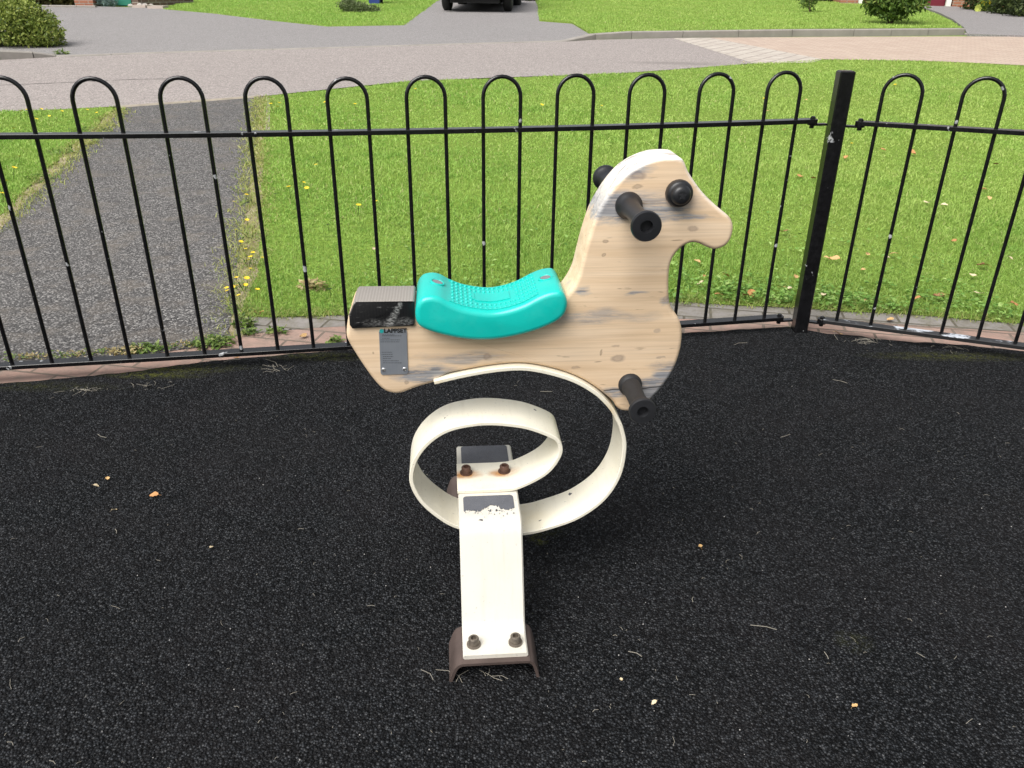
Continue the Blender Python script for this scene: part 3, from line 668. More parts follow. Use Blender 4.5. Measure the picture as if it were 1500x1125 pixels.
# kerbs
def kerb(name, px, dz, h, w, label, mat, joint=.9, pts=None, ramp=None):
    P = pts or [gp(*p) for p in px]; m = MB(); vs = []; fs = []; sec = [(0, -.03), (0, h-.015), (.015, h), (w, h), (w, -.03)]
    P = [Vector((p.x, p.y, 0)) for p in P]
    Q_ = []
    for i in range(len(P)-1):
        n = max(1, round((P[i+1]-P[i]).length/joint))
        for k in range(n): Q_.append(P[i].lerp(P[i+1], k/n))
    Q_.append(P[-1])
    for i in range(len(Q_)-1):
        a, b = Q_[i], Q_[i+1]; t = (b-a).normalized(); nn = Vector((-t.y, t.x, 0)); nn = nn if nn.y > 0 else -nn
        a, b = a+t*.006, b-t*.006
        base = len(m.v); vv = []
        for p in (a, b):
            for o, z in sec:
                if ramp and z > 0: z = z-h+min(h, max(.016, .016+(h-.016)*(p.x-ramp[0])/(ramp[1]-ramp[0])))
                vv.append((p.x+nn.x*o, p.y+nn.y*o, gz(p.y)+z+dz))
        m.add(vv, [(k, k+1, k+6, k+5) for k in range(4)]+[(0, 5, 9, 4), (4, 3, 2, 1, 0), (5, 6, 7, 8, 9)])
    o = m.build(name, mat, smooth=False); o['kind'] = 'structure'; o['label'] = label; return o
kerbm = plain('kerb_concrete', (.27, .25, .228), .9, 0, .3, 5, .3, .3)
kerb('kerb', [(828, 61), (872, 58), (925, 56.5), (1000, 55.5), (1160, 53), (1250, 52.5), (1412, 51)], 0, .115, .13, 'raised grey concrete kerb along the far lawn', kerbm, ramp=(gp(828, 61).x, gp(885, 57.5).x))
kerb('kerb', [(-400, 101), (-100, 92.5), (0, 88), (50, 85.5), (82, 83.5)], 0, .12, .13, 'raised grey kerb below the round bush', kerbm, ramp=(gp(90, 83).x, gp(30, 86).x))
kerb('kerb', [(82, 83.5), (240, 78), (400, 73.5), (600, 67.5), (828, 61)], 0, .016, .11, 'flush pale kerb across the driveway mouth', kerbm)
kerb('kerb', [(1412, 51), (1500, 53.5), (1800, 62)], 0, .03, .12, 'dropped kerb at the right-hand driveway', kerbm)
kerb('kerb', [(30, 10.3), (112, 11.2), (140, 11.5)], 0, .05, .09, 'low pale kerb in front of the brown hedge', kerbm)
palem = plain('pale_edging', (.30, .265, .215), .9, 0, .4, 9, .3, .3)
kerb('path_edging', [(176, 157.5), (280, 150), (385, 142)], 0, .012, .06, 'thin pale edging where path meets road', palem, .6)
kerb('path_edging', [(388, 142), (387, 170), (386, 200)], 0, .006, .05, 'worn pale edging along right side of path', palem, .6)
# ------------------------------------------------------------------ fence
def m_blackpaint():
    t = NT('chipped_black_paint'); v = t.coord(); n = t.noise(v, 21, 2, .5); n2 = t.noise(v, 60, 4, .6); n3 = t.noise(v, 3, 3)
    chip = t.math('MULTIPLY', t.ramp(n, [(.68, 0), (.70, 1)]), t.ramp(n2, [(.42, 0), (.5, 1)]))
    c = t.mix(t.ramp(n2, [(.4, 0), (.7, 1)]), (.0045, .0045, .005), (.009, .009, .010)); c = t.mix(chip, c, (.36, .37, .38))
    t.bump(t.math('ADD', n2, t.math('MULTIPLY', chip, -1)), .12, .001)
    return t.out(c, t.math('MULTIPLY_ADD', n3, .15, .14), 0, .45)
def m_railpaint():
    t = NT('worn_bottom_rail_paint'); v = t.coord(); n = t.noise(t.coord('Object', (1, 1.6, 1.6)), 7.5, 5, .62); g = t.n('NewGeometry'); nz = t.sep(g.outputs['Normal'])[2]
    m = t.math('MULTIPLY', t.ramp(n, [(.545, 0), (.585, 1)]), t.ramp(nz, [(.3, 0), (.6, 1)])); n2 = t.noise(v, 60, 4, .6)
    c = t.mix(n2, (.009, .009, .010), (.022, .022, .023)); c = t.mix(m, c, t.mix(n2, (.30, .33, .38), (.58, .61, .66)))
    t.bump(n2, .15, .001); return t.out(c, t.math('MULTIPLY_ADD', m, .3, .4), 0, .5)
bp = m_blackpaint(); rp = m_railpaint(); FS = .125; RH = .75308; RB = .055
def dzt(i): return (.0085*(i/10)**2-.0058) if -12 < i < 12 else .004
def fence_panel(name, org, th, i0, i1, hoops, left_lug, right_lug, label, bow, dl_=.06, dr_=.062):
    root = empty(name, (org[0], org[1], 0), th, label, 'fence', 'bow topped fence panels round the play area')
    f = dzt if bow else (lambda i: 0)
    def rail(nm, z0, k, mat):
        m = MB(); xs = np.linspace(i0*FS-dl_, i1*FS+dr_, 40); hw, hh = .0205, .0072; vs = []; fs = []
        sec = [(-hw, -hh+.001), (-hw, hh-.001), (-hw+.001, hh), (hw-.001, hh), (hw, hh-.001), (hw, -hh+.001), (hw-.001, -hh), (-hw+.001, -hh)]
        for x in xs:
            for y, z in sec: vs.append((x, y, z0+z+f(x/FS)*k))
        n = len(xs)
        for a in range(n-1):
            for b in range(8):
                q = (b+1) % 8; fs.append((a*8+b, a*8+q, (a+1)*8+q, (a+1)*8+b))
        fs += [tuple(range(7, -1, -1)), tuple((n-1)*8+b for b in range(8))]
        m.add(vs, fs); return m.build(nm, mat, root, ang=35)
    rail('top_rail', RB+RH, 1, bp); rail('bottom_rail', RB, .5, bp if bow else rp)
    g = random.Random(name+str(i0))
    for i in hoops:
        x0, x1 = i*FS, (i+1)*FS; zt_ = RB+RH+f(i)+.102+g.uniform(-.002, .002); pts = [(x0, 0, RB+.003), (x0, 0, .3), (x0, 0, .6), (x0, 0, zt_)]
        for k in range(1, 14):
            a = PI-k/14*PI; pts.append(((x0+x1)/2+FS/2*math.cos(a), 0, zt_+FS/2*1.02*math.sin(a)))
        pts += [(x1, 0, zt_), (x1, 0, .6), (x1, 0, .3), (x1, 0, RB+.003)]
        m = MB(); m.tube(pts, .0067, 10); m.build('hoop', bp, root)
    for ok, xe, sg in ((left_lug, i0*FS-dl_, -1), (right_lug, i1*FS+dr_, 1)):
        if not ok: continue
        for z in (RB, RB+RH):
            zz = z + f(xe/FS)*(1 if z > .3 else .5); m = MB()
            m.lathe((xe+sg*.004, 0, zz-.014), (0, 0, 1), [(0, .017), (.008, .0175), (.0095, .0175), (.0095, .0175), (.0195, .0175), (.0205, .0165)], 16)
            m.lathe((xe+sg*.004, 0, zz-.025), (0, 0, 1), [(0, .0085), (.012, .0085)], 6); m.lathe((xe+sg*.004, 0, zz+.005), (0, 0, 1), [(0, .010), (.008, .0095), (.011, .005)], 6)
            m.box((xe+sg*.034, 0, zz-.013), (.05, .022, .007)); m.build('rail_lug', bp, root, ang=35)
    return root
LO = (-.1823849*1.25, 2.20595935*1.25); LT = .18882019; RO = (1.02402564*1.25, 2.37536788*1.25); RT = -.34652126
fence_panel('bow_top_fence', LO, LT, -19, 10, range(-19, 10, 2), True, True, 'long black bow-top fence panel behind the spring horse, left of the square post', True)
fence_panel('bow_top_fence', RO, RT, 0, 21, range(0, 22, 2), True, True, 'black bow-top fence panel angling away right of the square post, its bottom rail worn white', False, .05, .06)
# posts
def post(x, y, rz, label):
    root = empty('fence_post', (x, y, 0), rz, label, 'fence post'); m = MB(); h = .98; w = .0265; c = .004
    vs = []; fs = []
    for z, ww in ((-.05, w), (h-c, w), (h, w-c)):
        for (a, b) in ((-1, -1), (1, -1), (1, 1), (-1, 1)):
            vs += [(a*ww, b*(ww-c), z), (a*(ww-c), b*ww, z)] if a*b > 0 else [(a*(ww-c), b*ww, z), (a*ww, b*(ww-c), z)]
    for k in range(2):
        for i in range(8): q = (i+1) % 8; fs.append((k*8+i, k*8+q, k*8+8+q, k*8+8+i))
    fs += [tuple(range(7, -1, -1)), tuple(16+i for i in range(8))]
    m.add(vs, fs); m.build('post_tube', bp, root, ang=30); return root
pp = gp(1172.5, 486.5)
post(pp.x, pp.y+.02, -.02, 'square black steel fence post where the two fence panels meet')
lx = LO[0]+math.cos(LT)*(-19*FS-.14); ly = LO[1]+math.sin(LT)*(-19*FS-.14); post(lx, ly, LT, 'square black steel post at the far left end of the long fence panel')

# ------------------------------------------------------------------ grass
def pip(px, py, poly):
    x = np.array([p[0] for p in poly]); y = np.array([p[1] for p in poly]); ins = np.zeros(len(px), bool); j = len(x)-1
    for i in range(len(x)):
        c = ((y[i] > py) != (y[j] > py)) & (px < (x[j]-x[i])*(py-y[i])/(y[j]-y[i]+1e-12)+x[i]); ins ^= c; j = i
    return ins
def scatter(poly, n, dens=None, jit=.03):
    xs = [p[0] for p in poly]; ys = [p[1] for p in poly]
    a = rng.uniform(min(xs), max(xs), n); b = rng.uniform(min(ys), max(ys), n); k = pip(a+rng.normal(0, jit, n), b+rng.normal(0, jit, n), poly); a, b = a[k], b[k]
    # keep to what the camera could see from here or from a step aside
    d = b*cp + ZC*sp_; k = np.abs(a/d) < .80; a, b = a[k], b[k]
    if dens is not None:
        k = rng.random(len(a)) < dens(a, b); a, b = a[k], b[k]
    return a, b
def blades(name, parts, mat, label):
    V = []; Fq = []; T = []; base = 0
    for (x, y, dz, hgt, wid, lean, tint) in parts:
        n = len(x); z = SL*np.maximum(0, y-Y0)+dz; az = rng.uniform(0, 2*PI, n); la = rng.uniform(0, 2*PI, n); le = np.abs(rng.normal(0, lean, n))*hgt
        dx, dy = np.cos(az)*wid/2, np.sin(az)*wid/2; lx_, ly_ = np.cos(la)*le, np.sin(la)*le
        v = np.stack([np.stack([x-dx, y-dy, z], 1), np.stack([x+dx, y+dy, z], 1), np.stack([x-dx*.8+lx_*.35, y-dy*.8+ly_*.35, z+hgt*.55], 1), np.stack([x+dx*.8+lx_*.35, y+dy*.8+ly_*.35, z+hgt*.55], 1), np.stack([x+lx_, y+ly_, z+hgt*(1-.25*np.minimum(1, le/hgt))], 1)], 1)
        V.append(v.reshape(-1, 3)); idx = base+np.arange(n)*5
        Fq.append(np.stack([idx, idx+1, idx+3, idx+2], 1)); T.append(np.stack([idx+2, idx+3, idx+4], 1)); base += n*5
        tint = np.clip(tint, 0, 1); TT.append(np.repeat(tint, 5))
    V = np.concatenate(V); Q4 = np.concatenate(Fq); T3 = np.concatenate(T)
    me = bpy.data.meshes.new(name); me.vertices.add(len(V)); me.vertices.foreach_set('co', V.astype(np.float32).ravel())
    nl = Q4.size+T3.size; me.loops.add(nl); me.loops.foreach_set('vertex_index', np.concatenate([Q4.ravel(), T3.ravel()]).astype(np.int32))
    np_ = len(Q4)+len(T3); me.polygons.add(np_); st = np.concatenate([np.arange(len(Q4))*4, Q4.size+np.arange(len(T3))*3]); me.polygons.foreach_set('loop_start', st.astype(np.int32))
    me.update(calc_edges=True); me.validate()
    at = me.attributes.new('tint', 'FLOAT', 'POINT'); at.data.foreach_set('value', np.concatenate(TT).astype(np.float32)); TT.clear()
    me.materials.append(mat); o = bpy.data.objects.new(name, me); COL.objects.link(o); tag(o, label, 'grass', None, 'stuff'); return o
TT = []
def tints(n, m=.45, s=.22):
    t = rng.normal(m, s, n); t[rng.random(n) < .035] = .98; return t
def patchiness(a, b, sc=1.0):
    return np.clip(.72+.2*np.sin(a*3.1/sc+1.3*np.sin(b*2.3/sc))+.2*np.sin(b*4.7/sc+a*1.9/sc), .25, 1)
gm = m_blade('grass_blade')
parts = []
polyA = [(p[0], p[1]) for p in lawnA]; polyB = [(p[0], p[1]) for p in lawnB]
for poly in (polyA, polyB):
    area = (max(p[0] for p in poly)-min(p[0] for p in poly))*(max(p[1] for p in poly)-min(p[1] for p in poly))
    for (y0, y1, dens, h, w) in ((2.6, 4.4, 15000, .025, .0036), (4.4, 6.5, 9000, .023, .0050), (6.5, 13.5, 4200, .022, .0075)):
        sub = (max(p[0] for p in poly)-min(p[0] for p in poly))*(y1-y0); n = int(sub*dens)
        xs = rng.uniform(min(p[0] for p in poly), max(p[0] for p in poly), n); ys = rng.uniform(y0, y1, n)
        d = ys*cp+ZC*sp_; k = np.abs(xs/d) < .80; xs, ys = xs[k], ys[k]
        k = pip(xs+rng.normal(0, .02, len(xs)), ys+rng.normal(0, .02, len(xs)), poly); xs, ys = xs[k], ys[k]
        k = rng.random(len(xs)) < patchiness(xs, ys); xs, ys = xs[k], ys[k]
        n = len(xs); hh = h*rng.uniform(.45, 1.25, n)*(1+.35*np.sin(xs*2.2+ys*1.7))
        parts.append((xs, ys, .001, hh, w*rng.uniform(.6, 1.4, n), 1.0, tints(n)))
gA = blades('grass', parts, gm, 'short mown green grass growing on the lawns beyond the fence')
parts = []
for poly, dz in ((farA, .008), (farB, .035)):
    poly = [(p[0], p[1]) for p in poly]; n = int((max(p[0] for p in poly)-min(p[0] for p in poly))*(max(p[1] for p in poly)-min(p[1] for p in poly))*900)
    x, y = scatter(poly, n, lambda a, b: patchiness(a, b, 3)); n = len(x); parts.append((x, y, dz, (.035*rng.uniform(.5, 1.2, n)), .014*rng.uniform(.6, 1.3, n), .7, tints(n, .45, .18)))
blades('grass', parts, gm, 'mown grass on the verges and front lawns across the road')

drym = m_blade('dry_blade'); e_ = [n for n in drym.node_tree.nodes if n.type == 'VALTORGB'][0].color_ramp.elements
for q, c_ in zip(e_, ((.20, .29, .06), (.40, .34, .14), (.54, .44, .22), (.62, .54, .34), (.50, .36, .12))): q.color = (*c_, 1)
for n_ in drym.node_tree.nodes:
    if n_.type == 'MIX': n_.inputs[0].default_value = 0
for l_ in list(drym.node_tree.links):
    if l_.to_node.type == 'MIX' and l_.to_socket == l_.to_node.inputs[0]: drym.node_tree.links.remove(l_); 
for n_ in drym.node_tree.nodes:
    if n_.type == 'MIX': n_.inputs[0].default_value = .12
parts = []
for poly, dn in ((soilR, 15000), (soilL, 9000)):
    pl_ = [(p.x, p.y) for p in poly]; n = int((max(p[0] for p in pl_)-min(p[0] for p in pl_))*(max(p[1] for p in pl_)-min(p[1] for p in pl_))*dn)
    x, y = scatter(pl_, n, lambda a, b: .35+.65*patchiness(a, b, .25)**2, .055); n = len(x); far = np.clip((y-3)/4, 0, 1)
    parts.append((x, y, .0, .024*rng.uniform(.3, 1.3, n), (.003+.005*far)*rng.uniform(.6, 1.4, n), 1.6, tints(n, .45, .3)))
# ragged turf and dead stems along the front edge of the lawn
ex, ey = [], []
for i in range(len(gr)-1):
    n = int((gr[i+1]-gr[i]).length*1500); tt = rng.random(n); wv = .018*np.sin(np.linspace(0, 9, n)*3+i)+.02
    ex.append(gr[i].x+(gr[i+1].x-gr[i].x)*tt+rng.normal(0, .01, n)); ey.append(gr[i].y+(gr[i+1].y-gr[i].y)*tt+rng.normal(0, .028, n)+.01)
ex, ey = np.concatenate(ex), np.concatenate(ey); n = len(ex)
parts.append((ex, ey, -.001, .020*rng.uniform(.3, 1.4, n), .0035*rng.uniform(.6, 1.4, n), 1.5, tints(n, .22, .3)))
blades('dry_grass', parts, drym, 'dry straw-coloured grass in the strips along both path edges')
# ------------------------------------------------------------------ foliage
def leaf_mat(name, cols, trans=.3, rough=.5):
    t = NT(name); a = t.n('Attribute', attribute_name='tint'); k = len(cols)-1; c = t.ramp(a.outputs['Fac'], [(i/k, q) for i, q in enumerate(cols)])
    t.inp(t.b, 'Base Color', c); t.b.inputs['Roughness'].default_value = rough; t.b.inputs['Specular IOR Level'].default_value = .3
    tr = t.n('BsdfTranslucent'); t.l(c, tr.inputs['Color']); mx = t.n('MixShader'); mx.inputs[0].default_value = trans
    o = t.t.nodes['Material Output']; t.l(t.b.outputs[0], mx.inputs[1]); t.l(tr.outputs[0], mx.inputs[2]); t.l(mx.outputs[0], o.inputs['Surface']); return t.m
def leaves(name, pts, size, mat, parent=None, aspect=.5, flat=0.0, tint=(.5, .25), sv=.4):
    """one leaf (two folded quads) at every point"""
    n = len(pts); P = np.array(pts, float); d = rng.normal(0, 1, (n, 3)); d[:, 2] *= (1-flat); d /= np.linalg.norm(d, axis=1)[:, None]+1e-9
    e = rng.normal(0, 1, (n, 3)); 
    if flat: e = np.stack([np.zeros(n), np.zeros(n), np.ones(n)], 1)+rng.normal(0, .3, (n, 3))
    s = np.cross(d, e); s /= np.linalg.norm(s, axis=1)[:, None]+1e-9; u = np.cross(s, d)
    L_ = (size*rng.uniform(1-sv, 1+sv, n))[:, None]; Wd = L_*aspect/2
    v = np.stack([P, P+d*L_*.45-s*Wd+u*Wd*.35, P+d*L_, P+d*L_*.45+s*Wd+u*Wd*.35], 1).reshape(-1, 3)
    i = np.arange(n)*4; f = np.concatenate([np.stack([i, i+1, i+2], 1), np.stack([i, i+2, i+3], 1)])
    me = bpy.data.meshes.new(name); me.from_pydata(v.tolist(), [], f.tolist()); at = me.attributes.new('tint', 'FLOAT', 'POINT')
    at.data.foreach_set('value', np.repeat(np.clip(rng.normal(tint[0], tint[1], n), 0, 1), 4).astype(np.float32)); me.materials.append(mat)
    o = bpy.data.objects.new(name, me); COL.objects.link(o); o.parent = parent; return o
def blob_pts(blobs, n):
    """points through lumpy ellipsoids, denser toward their skins"""
    w = np.array([b[1][0]*b[1][1]*b[1][2] for b in blobs])**.67; w /= w.sum(); out = []
    for (c, r), k in zip(blobs, w):
        m = int(n*k); d = rng.normal(0, 1, (m, 3)); d /= np.linalg.norm(d, axis=1)[:, None]; q = rng.uniform(.35, 1, m)**.45
        q *= 1+.16*np.sin(d[:, 0]*7+c[0]*9)*np.sin(d[:, 1]*6+c[1]*5)+.12*np.sin(d[:, 2]*9+c[0])
        out.append(np.array(c)+d*q[:, None]*np.array(r))
    p = np.concatenate(out); return p[p[:, 2] > .01]
bark = plain('shrub_bark', (.09, .065, .045), .9, 0, .3, 30, .2, .4)
def shrub(name, loc, blobs, n, size, mat, stems, label, cat, aspect=.5, stem_r=.02, group=None):
    r = empty(name, loc, 0, label, cat, group); p = blob_pts(blobs, n); leaves('foliage', p, size, mat, r, aspect)
    m = MB()
    for a, b in stems:
        a, b = Vector(a), Vector(b); mid = a.lerp(b, .5)+Vector((random.uniform(-.05, .05), random.uniform(-.05, .05), 0)); m.tube([a, mid, b], [stem_r, stem_r*.8, stem_r*.4], 6)
    m.build('stem', bark, r); return r
def at_ground(px, py): q = gp(px, py); return Vector((q.x, q.y, gz(q.y)))
lm_box = leaf_mat('box_leaf', [(.05, .08, .018), (.14, .20, .035), (.28, .34, .07), (.42, .45, .13)])
b0 = at_ground(-2, 74)+Vector((0, .62, 0))
shrub('round_bush', b0, [((-.05, 0, .30), (.62, .5, .32)), ((.42, -.05, .19), (.28, .32, .20)), ((-.7, .1, .34), (.8, .55, .36)), ((.1, .1, .42), (.36, .36, .22))], 15000, .05, lm_box, [((0, 0, 0), (.2, 0, .5)), ((0, 0, 0), (-.3, .1, .5)), ((.1, 0, 0), (.4, -.1, .3))], 'low yellow-green rounded bush behind the kerb at the road corner', 'bush', .55)
lm_dk = leaf_mat('dark_leaf', [(.012, .022, .008), (.03, .05, .014), (.06, .085, .022), (.10, .13, .04)])
lm_mid = leaf_mat('mid_leaf', [(.03, .06, .012), (.07, .13, .025), (.13, .21, .04), (.24, .30, .07)])
lm_hedge = leaf_mat('hedge_leaf', [(.05, .045, .015), (.085, .075, .025), (.13, .115, .04), (.17, .16, .06)])
lm_blue = leaf_mat('blue_leaf', [(.07, .12, .12), (.13, .20, .19), (.20, .29, .27), (.3, .38, .36)])
a, b = at_ground(-70, 10), at_ground(112, 8.5); hb_ = []
for k in range(9):
    p = a.lerp(b, k/8); hb_.append(((p.x-a.x, p.y-a.y+.42, .5+gz(p.y)-gz(a.y)), (.52, .46, .62)))
shrub('hedge', a, hb_, 15000, .09, lm_hedge, [(tuple(Vector(h[0])-Vector((0, 0, .62))), h[0]) for h in hb_], 'brownish clipped hedge at the back of the left driveway', 'hedge', .55)
s0 = at_ground(1304, 37.5)
shrub('garden_shrub', s0, [((0, 0, .62), (.58, .5, .40)), ((-.36, 0, .50), (.34, .3, .22)), ((.42, .1, .52), (.36, .3, .26)), ((.1, .1, .95), (.5, .45, .4)), ((.1, -.2, .42), (.4, .3, .16)), ((.0, -.1, .24), (.34, .26, .12)), ((-.25, .1, .3), (.3, .25, .14))], 5200, .095, lm_mid, [((0, 0, -.02), (-.3, 0, .6)), ((0, 0, -.02), (.35, .1, .6)), ((0, 0, -.02), (.05, -.1, .8)), ((0, 0, -.02), (.1, .2, .7))], 'bushy green shrub standing alone on the far lawn by the kerb', 'shrub', .42)
s1 = at_ground(1185, 20.5)
shrub('sapling', s1, [((0, 0, .34), (.2, .18, .26)), ((.12, 0, .55), (.2, .15, .2)), ((-.12, .05, .25), (.16, .12, .12))], 420, .085, lm_mid, [((0, 0, -.02), (-.08, 0, .5)), ((0, 0, -.02), (.12, 0, .6)), ((0, 0, -.02), (.02, .05, .4))], 'small sparse young shrub on the far lawn, left of the bushy one', 'shrub', .4, .01)
s2 = at_ground(519, 19)+Vector((0, .3, 0))  # added clump of leaves, standing in for a dark shadow on the verge
lm_gg = leaf_mat('grey_green_leaf', [(.06, .09, .03), (.10, .14, .05), (.16, .20, .09), (.22, .26, .13)])
shrub('shadow_clump', s2, [((0, 0, .10), (.34, .3, .14)), ((.3, .1, .07), (.25, .25, .08)), ((-.2, .1, .16), (.25, .3, .14))], 2600, .05, lm_gg, [((0, 0, 0), (.1, 0, .15)), ((0, 0, 0), (-.15, 0, .15))], 'low dark green clump added in place of a shadow on the verge left of the car', 'shrub', .5, .008)
s3 = at_ground(150, 9.6)+Vector((0, .35, 0))
shrub('dark_conifer', s3+Vector((0, .3, 0)), [((0, 0, .5), (.3, .28, .55)), ((.1, 0, .9), (.24, .22, .5))], 3500, .07, lm_dk, [((0, 0, 0), (0, 0, 1.0))], 'dark green conifer beside the teal bin', 'shrub', .3)
shrub('lavender_clump', at_ground(154, 9.8)+Vector((0, .15, 0)), [((0, 0, .11), (.26, .16, .12))], 800, .07, lm_blue, [((0, 0, 0), (.1, 0, .12)), ((0, 0, 0), (-.1, 0, .12))], 'pale blue-grey clump in front of the dark conifer', 'plant', .25, .006)
# planting bed by the right driveway
for k, (px, py, w, h, mt, lab) in enumerate([(1443, 17.5, .5, .6, lm_dk, 'dark green border shrub nearest the garage wall'), (1466, 20.5, .5, .75, lm_mid, 'leafy mid-green border shrub with yellow blooms at the right driveway edge'), (1490, 24, .55, .6, lm_dk, 'dark border shrub at the right edge of the view'), (1515, 28, .6, .8, lm_dk, 'tall dark border shrub beyond the right edge')]):
    shrub('border_shrub', at_ground(px, py)+Vector((.05, .45, 0)), [((0, 0, h*.5), (w, .45, h*.55)), ((.1, -.1, h*.8), (w*.7, .35, h*.5))], 2000, .09, mt, [((0, 0, 0), (.1, 0, h)), ((0, 0, 0), (-.15, 0, h*.8))], lab, 'shrub', .5, group='shrubs in the bed by the right driveway')
for k, (px0, px1, py, lab) in enumerate([(1192, 1338, 2.6, 'dark low planting along the back of the far lawn'), (778, 822, 2.2, 'dark low planting at the back of the car driveway')]):
    a, b = at_ground(px0, py), at_ground(px1, py); n = max(2, int((b-a).length/.7)); bl_ = [((a.lerp(b, i/n).x-a.x, a.lerp(b, i/n).y-a.y+.3, .25+gz(a.lerp(b, i/n).y)-gz(a.y)), (.5, .32, .3)) for i in range(n+1)]
    shrub('low_hedge', a, bl_, 1200*n, .08, lm_dk, [(tuple(Vector(q[0])-Vector((0, 0, .27))), q[0]) for q in bl_], lab, 'hedge', .5)
# ------------------------------------------------------------------ things at the top edge
brickm = m_brick('red_house_brick', (.30, .11, .065), (.36, .15, .09), (.24, .10, .07), (.30, .27, .23), .225, .075, 0, .4, .5, .01)
def upright(mat_name, *a, **k):
    m = m_brick(mat_name, *a, **k); nt = m.node_tree
    mp = [n for n in nt.nodes if n.type == 'MAPPING'][-1]; mp.inputs['Rotation'].default_value = (PI/2, 0, 0); return m
wallm = upright('red_wall_brick', (.30, .115, .07), (.36, .155, .095), (.24, .10, .07), (.30, .27, .23), .225, .075, 0, .4, .5, .01)
copem = plain('pale_coping_stone', (.50, .47, .41), .85, 0, .2, 9, .3, .2)
# brick pier
p = at_ground(122, 10)+Vector((0, .3, 0)); r = empty('brick_pier', p, 0, 'red brick pier at the end of the brown hedge', 'pier')
m = MB(); m.box((0, 0, .55), (.46, .46, 1.14)); m.build('pier_body', wallm, r, smooth=False); m = MB(); m.box((0, 0, 1.15), (.56, .56, .07)); m.build('pier_cap', copem, r, smooth=False)
# teal bin
p = at_ground(177, 9.3)+Vector((0, .35, 0)); r = empty('wheelie_bin', p, .1, 'teal-green bin standing between the dark conifer and the low stone wall', 'bin')
tealb = plain('teal_bin_plastic', (.03, .22, .165), .5, 0, .15, 8)
def taper(m, z0, z1, a0, b0, a1, b1):
    vs = [(sx*(a0 if k == 0 else a1), sy*(b0 if k == 0 else b1), z0 if k == 0 else z1) for k in (0, 1) for sx, sy in ((-1, -1), (1, -1), (1, 1), (-1, 1))]
    m.add(vs, [(3, 2, 1, 0), (4, 5, 6, 7)]+[(i, (i+1) % 4, 4+(i+1) % 4, 4+i) for i in range(4)])
def bin_(r, mat, w=.24):
    m = MB(); taper(m, .02, .92, w*.8, .24, w, .30); m.build('bin_body', mat, r, smooth=False)
    m = MB(); taper(m, .921, .97, w*1.06, .34, w*1.0, .30); m.build('lid', mat, r, smooth=False)
    for s_ in (-1, 1):
        m = MB(); m.lathe((s_*(w*.8+.002), .22, .10), (s_, 0, 0), [(0, .10), (.05, .10)], 18); m.build('wheel', m_hole, r)
bin_(r, tealb)
p = at_ground(547, 6.5)+Vector((0, .3, 0)); r = empty('wheelie_bin', p, .05, 'blue bin standing on the grass verge left of the car', 'bin')
bin_(r, plain('blue_bin_plastic', (.025, .05, .24), .5, 0, .15, 8), .17)
# stone edging, low wall, coping, slab
a, b = at_ground(190, 10.5), at_ground(272, 5.5); mid = (a+b)/2; ang = math.atan2((b-a).y, (b-a).x)
r = empty('low_wall', mid+Vector((0, .35, 0)), ang, 'low dark brick wall with pale coping at the corner of the grass verge', 'wall'); ln = (b-a).length
m = MB(); m.box((0, 0, .1), (ln, .25, .34)); m.build('wall_body', upright('dark_wall_brick', (.13, .085, .07), (.2, .13, .11), (.10, .08, .07), (.34, .30, .27), .225, .075, 0, .5, .5, .012), r, smooth=False)
m = MB(); m.box((.14*ln, 0, .30), (ln*.72, .32, .055)); m.build('coping', copem, r, smooth=False)
slabm = plain('pale_slab', (.46, .39, .34), .85, 0, .15, 7)
for k, (x0, x1, yy) in enumerate([(193, 214, 11.8), (215, 240, 13.0)]):
    a, b = at_ground(x0, yy), at_ground(x1, yy); m = MB(); m.box((0, .2, .0), ((b-a).length*.96, .40, .07)); o = m.build('paving_slab', slabm, None, (a+b)/2+Vector((0, 0, .03)), smooth=False)
    tag(o, ['pale pink slab on the ground below the stones, nearer the teal bin', 'pale pink slab by the tip of the grass verge'][k], 'slab')
stone_m = [plain('white_stone', (.42, .39, .36), .85, 0, .2, 9), plain('grey_stone', (.28, .25, .24), .85, 0, .2, 9)]
g = random.Random(12)
for k in range(16):
    px = g.uniform(190, 222); q = at_ground(px, g.uniform(7.2, 10.6)); m = MB(); bmx = bmesh.new(); bmesh.ops.create_icosphere(bmx, subdivisions=2, radius=1)
    s_ = g.uniform(.03, .075); sd = g.uniform(0, 9)
    vs = [v.co*(1+.22*math.sin(v.co.x*3+sd)*math.cos(v.co.y*4+sd)) for v in bmx.verts]; fs = [tuple(v.index for v in f.verts) for f in bmx.faces]; bmx.free()
    m.add([(v.x*s_*1.3, v.y*s_, v.z*s_*.8) for v in vs], fs); o = m.build('rockery_stone', stone_m[k % 2], None, q+Vector((0, 0, s_*.5)))
    tag(o, ['white rockery stone heaped by the low brick wall', 'grey rockery stone heaped by the low brick wall'][k % 2], 'stone', 'rockery stones by the low wall')
# pink pot
q = at_ground(1238, 3.6)+Vector((0, -.05, 0)); r = empty('plant_pot', q, 0, 'pinkish clay pot in front of the dark planting on the far lawn', 'pot')
m = MB(); m.lathe((0, 0, 0), (0, 0, 1), [(0, .13), (.26, .18), (.26, .195), (.31, .195), (.31, .165), (.27, .16)], 20); m.build('pot_body', plain('pink_clay', (.55, .36, .29), .8), r)
m = MB(); m.lathe((0, 0, .255), (0, 0, 1), [(0, .155), (.02, .15)], 20); m.build('pot_soil', soil, r)
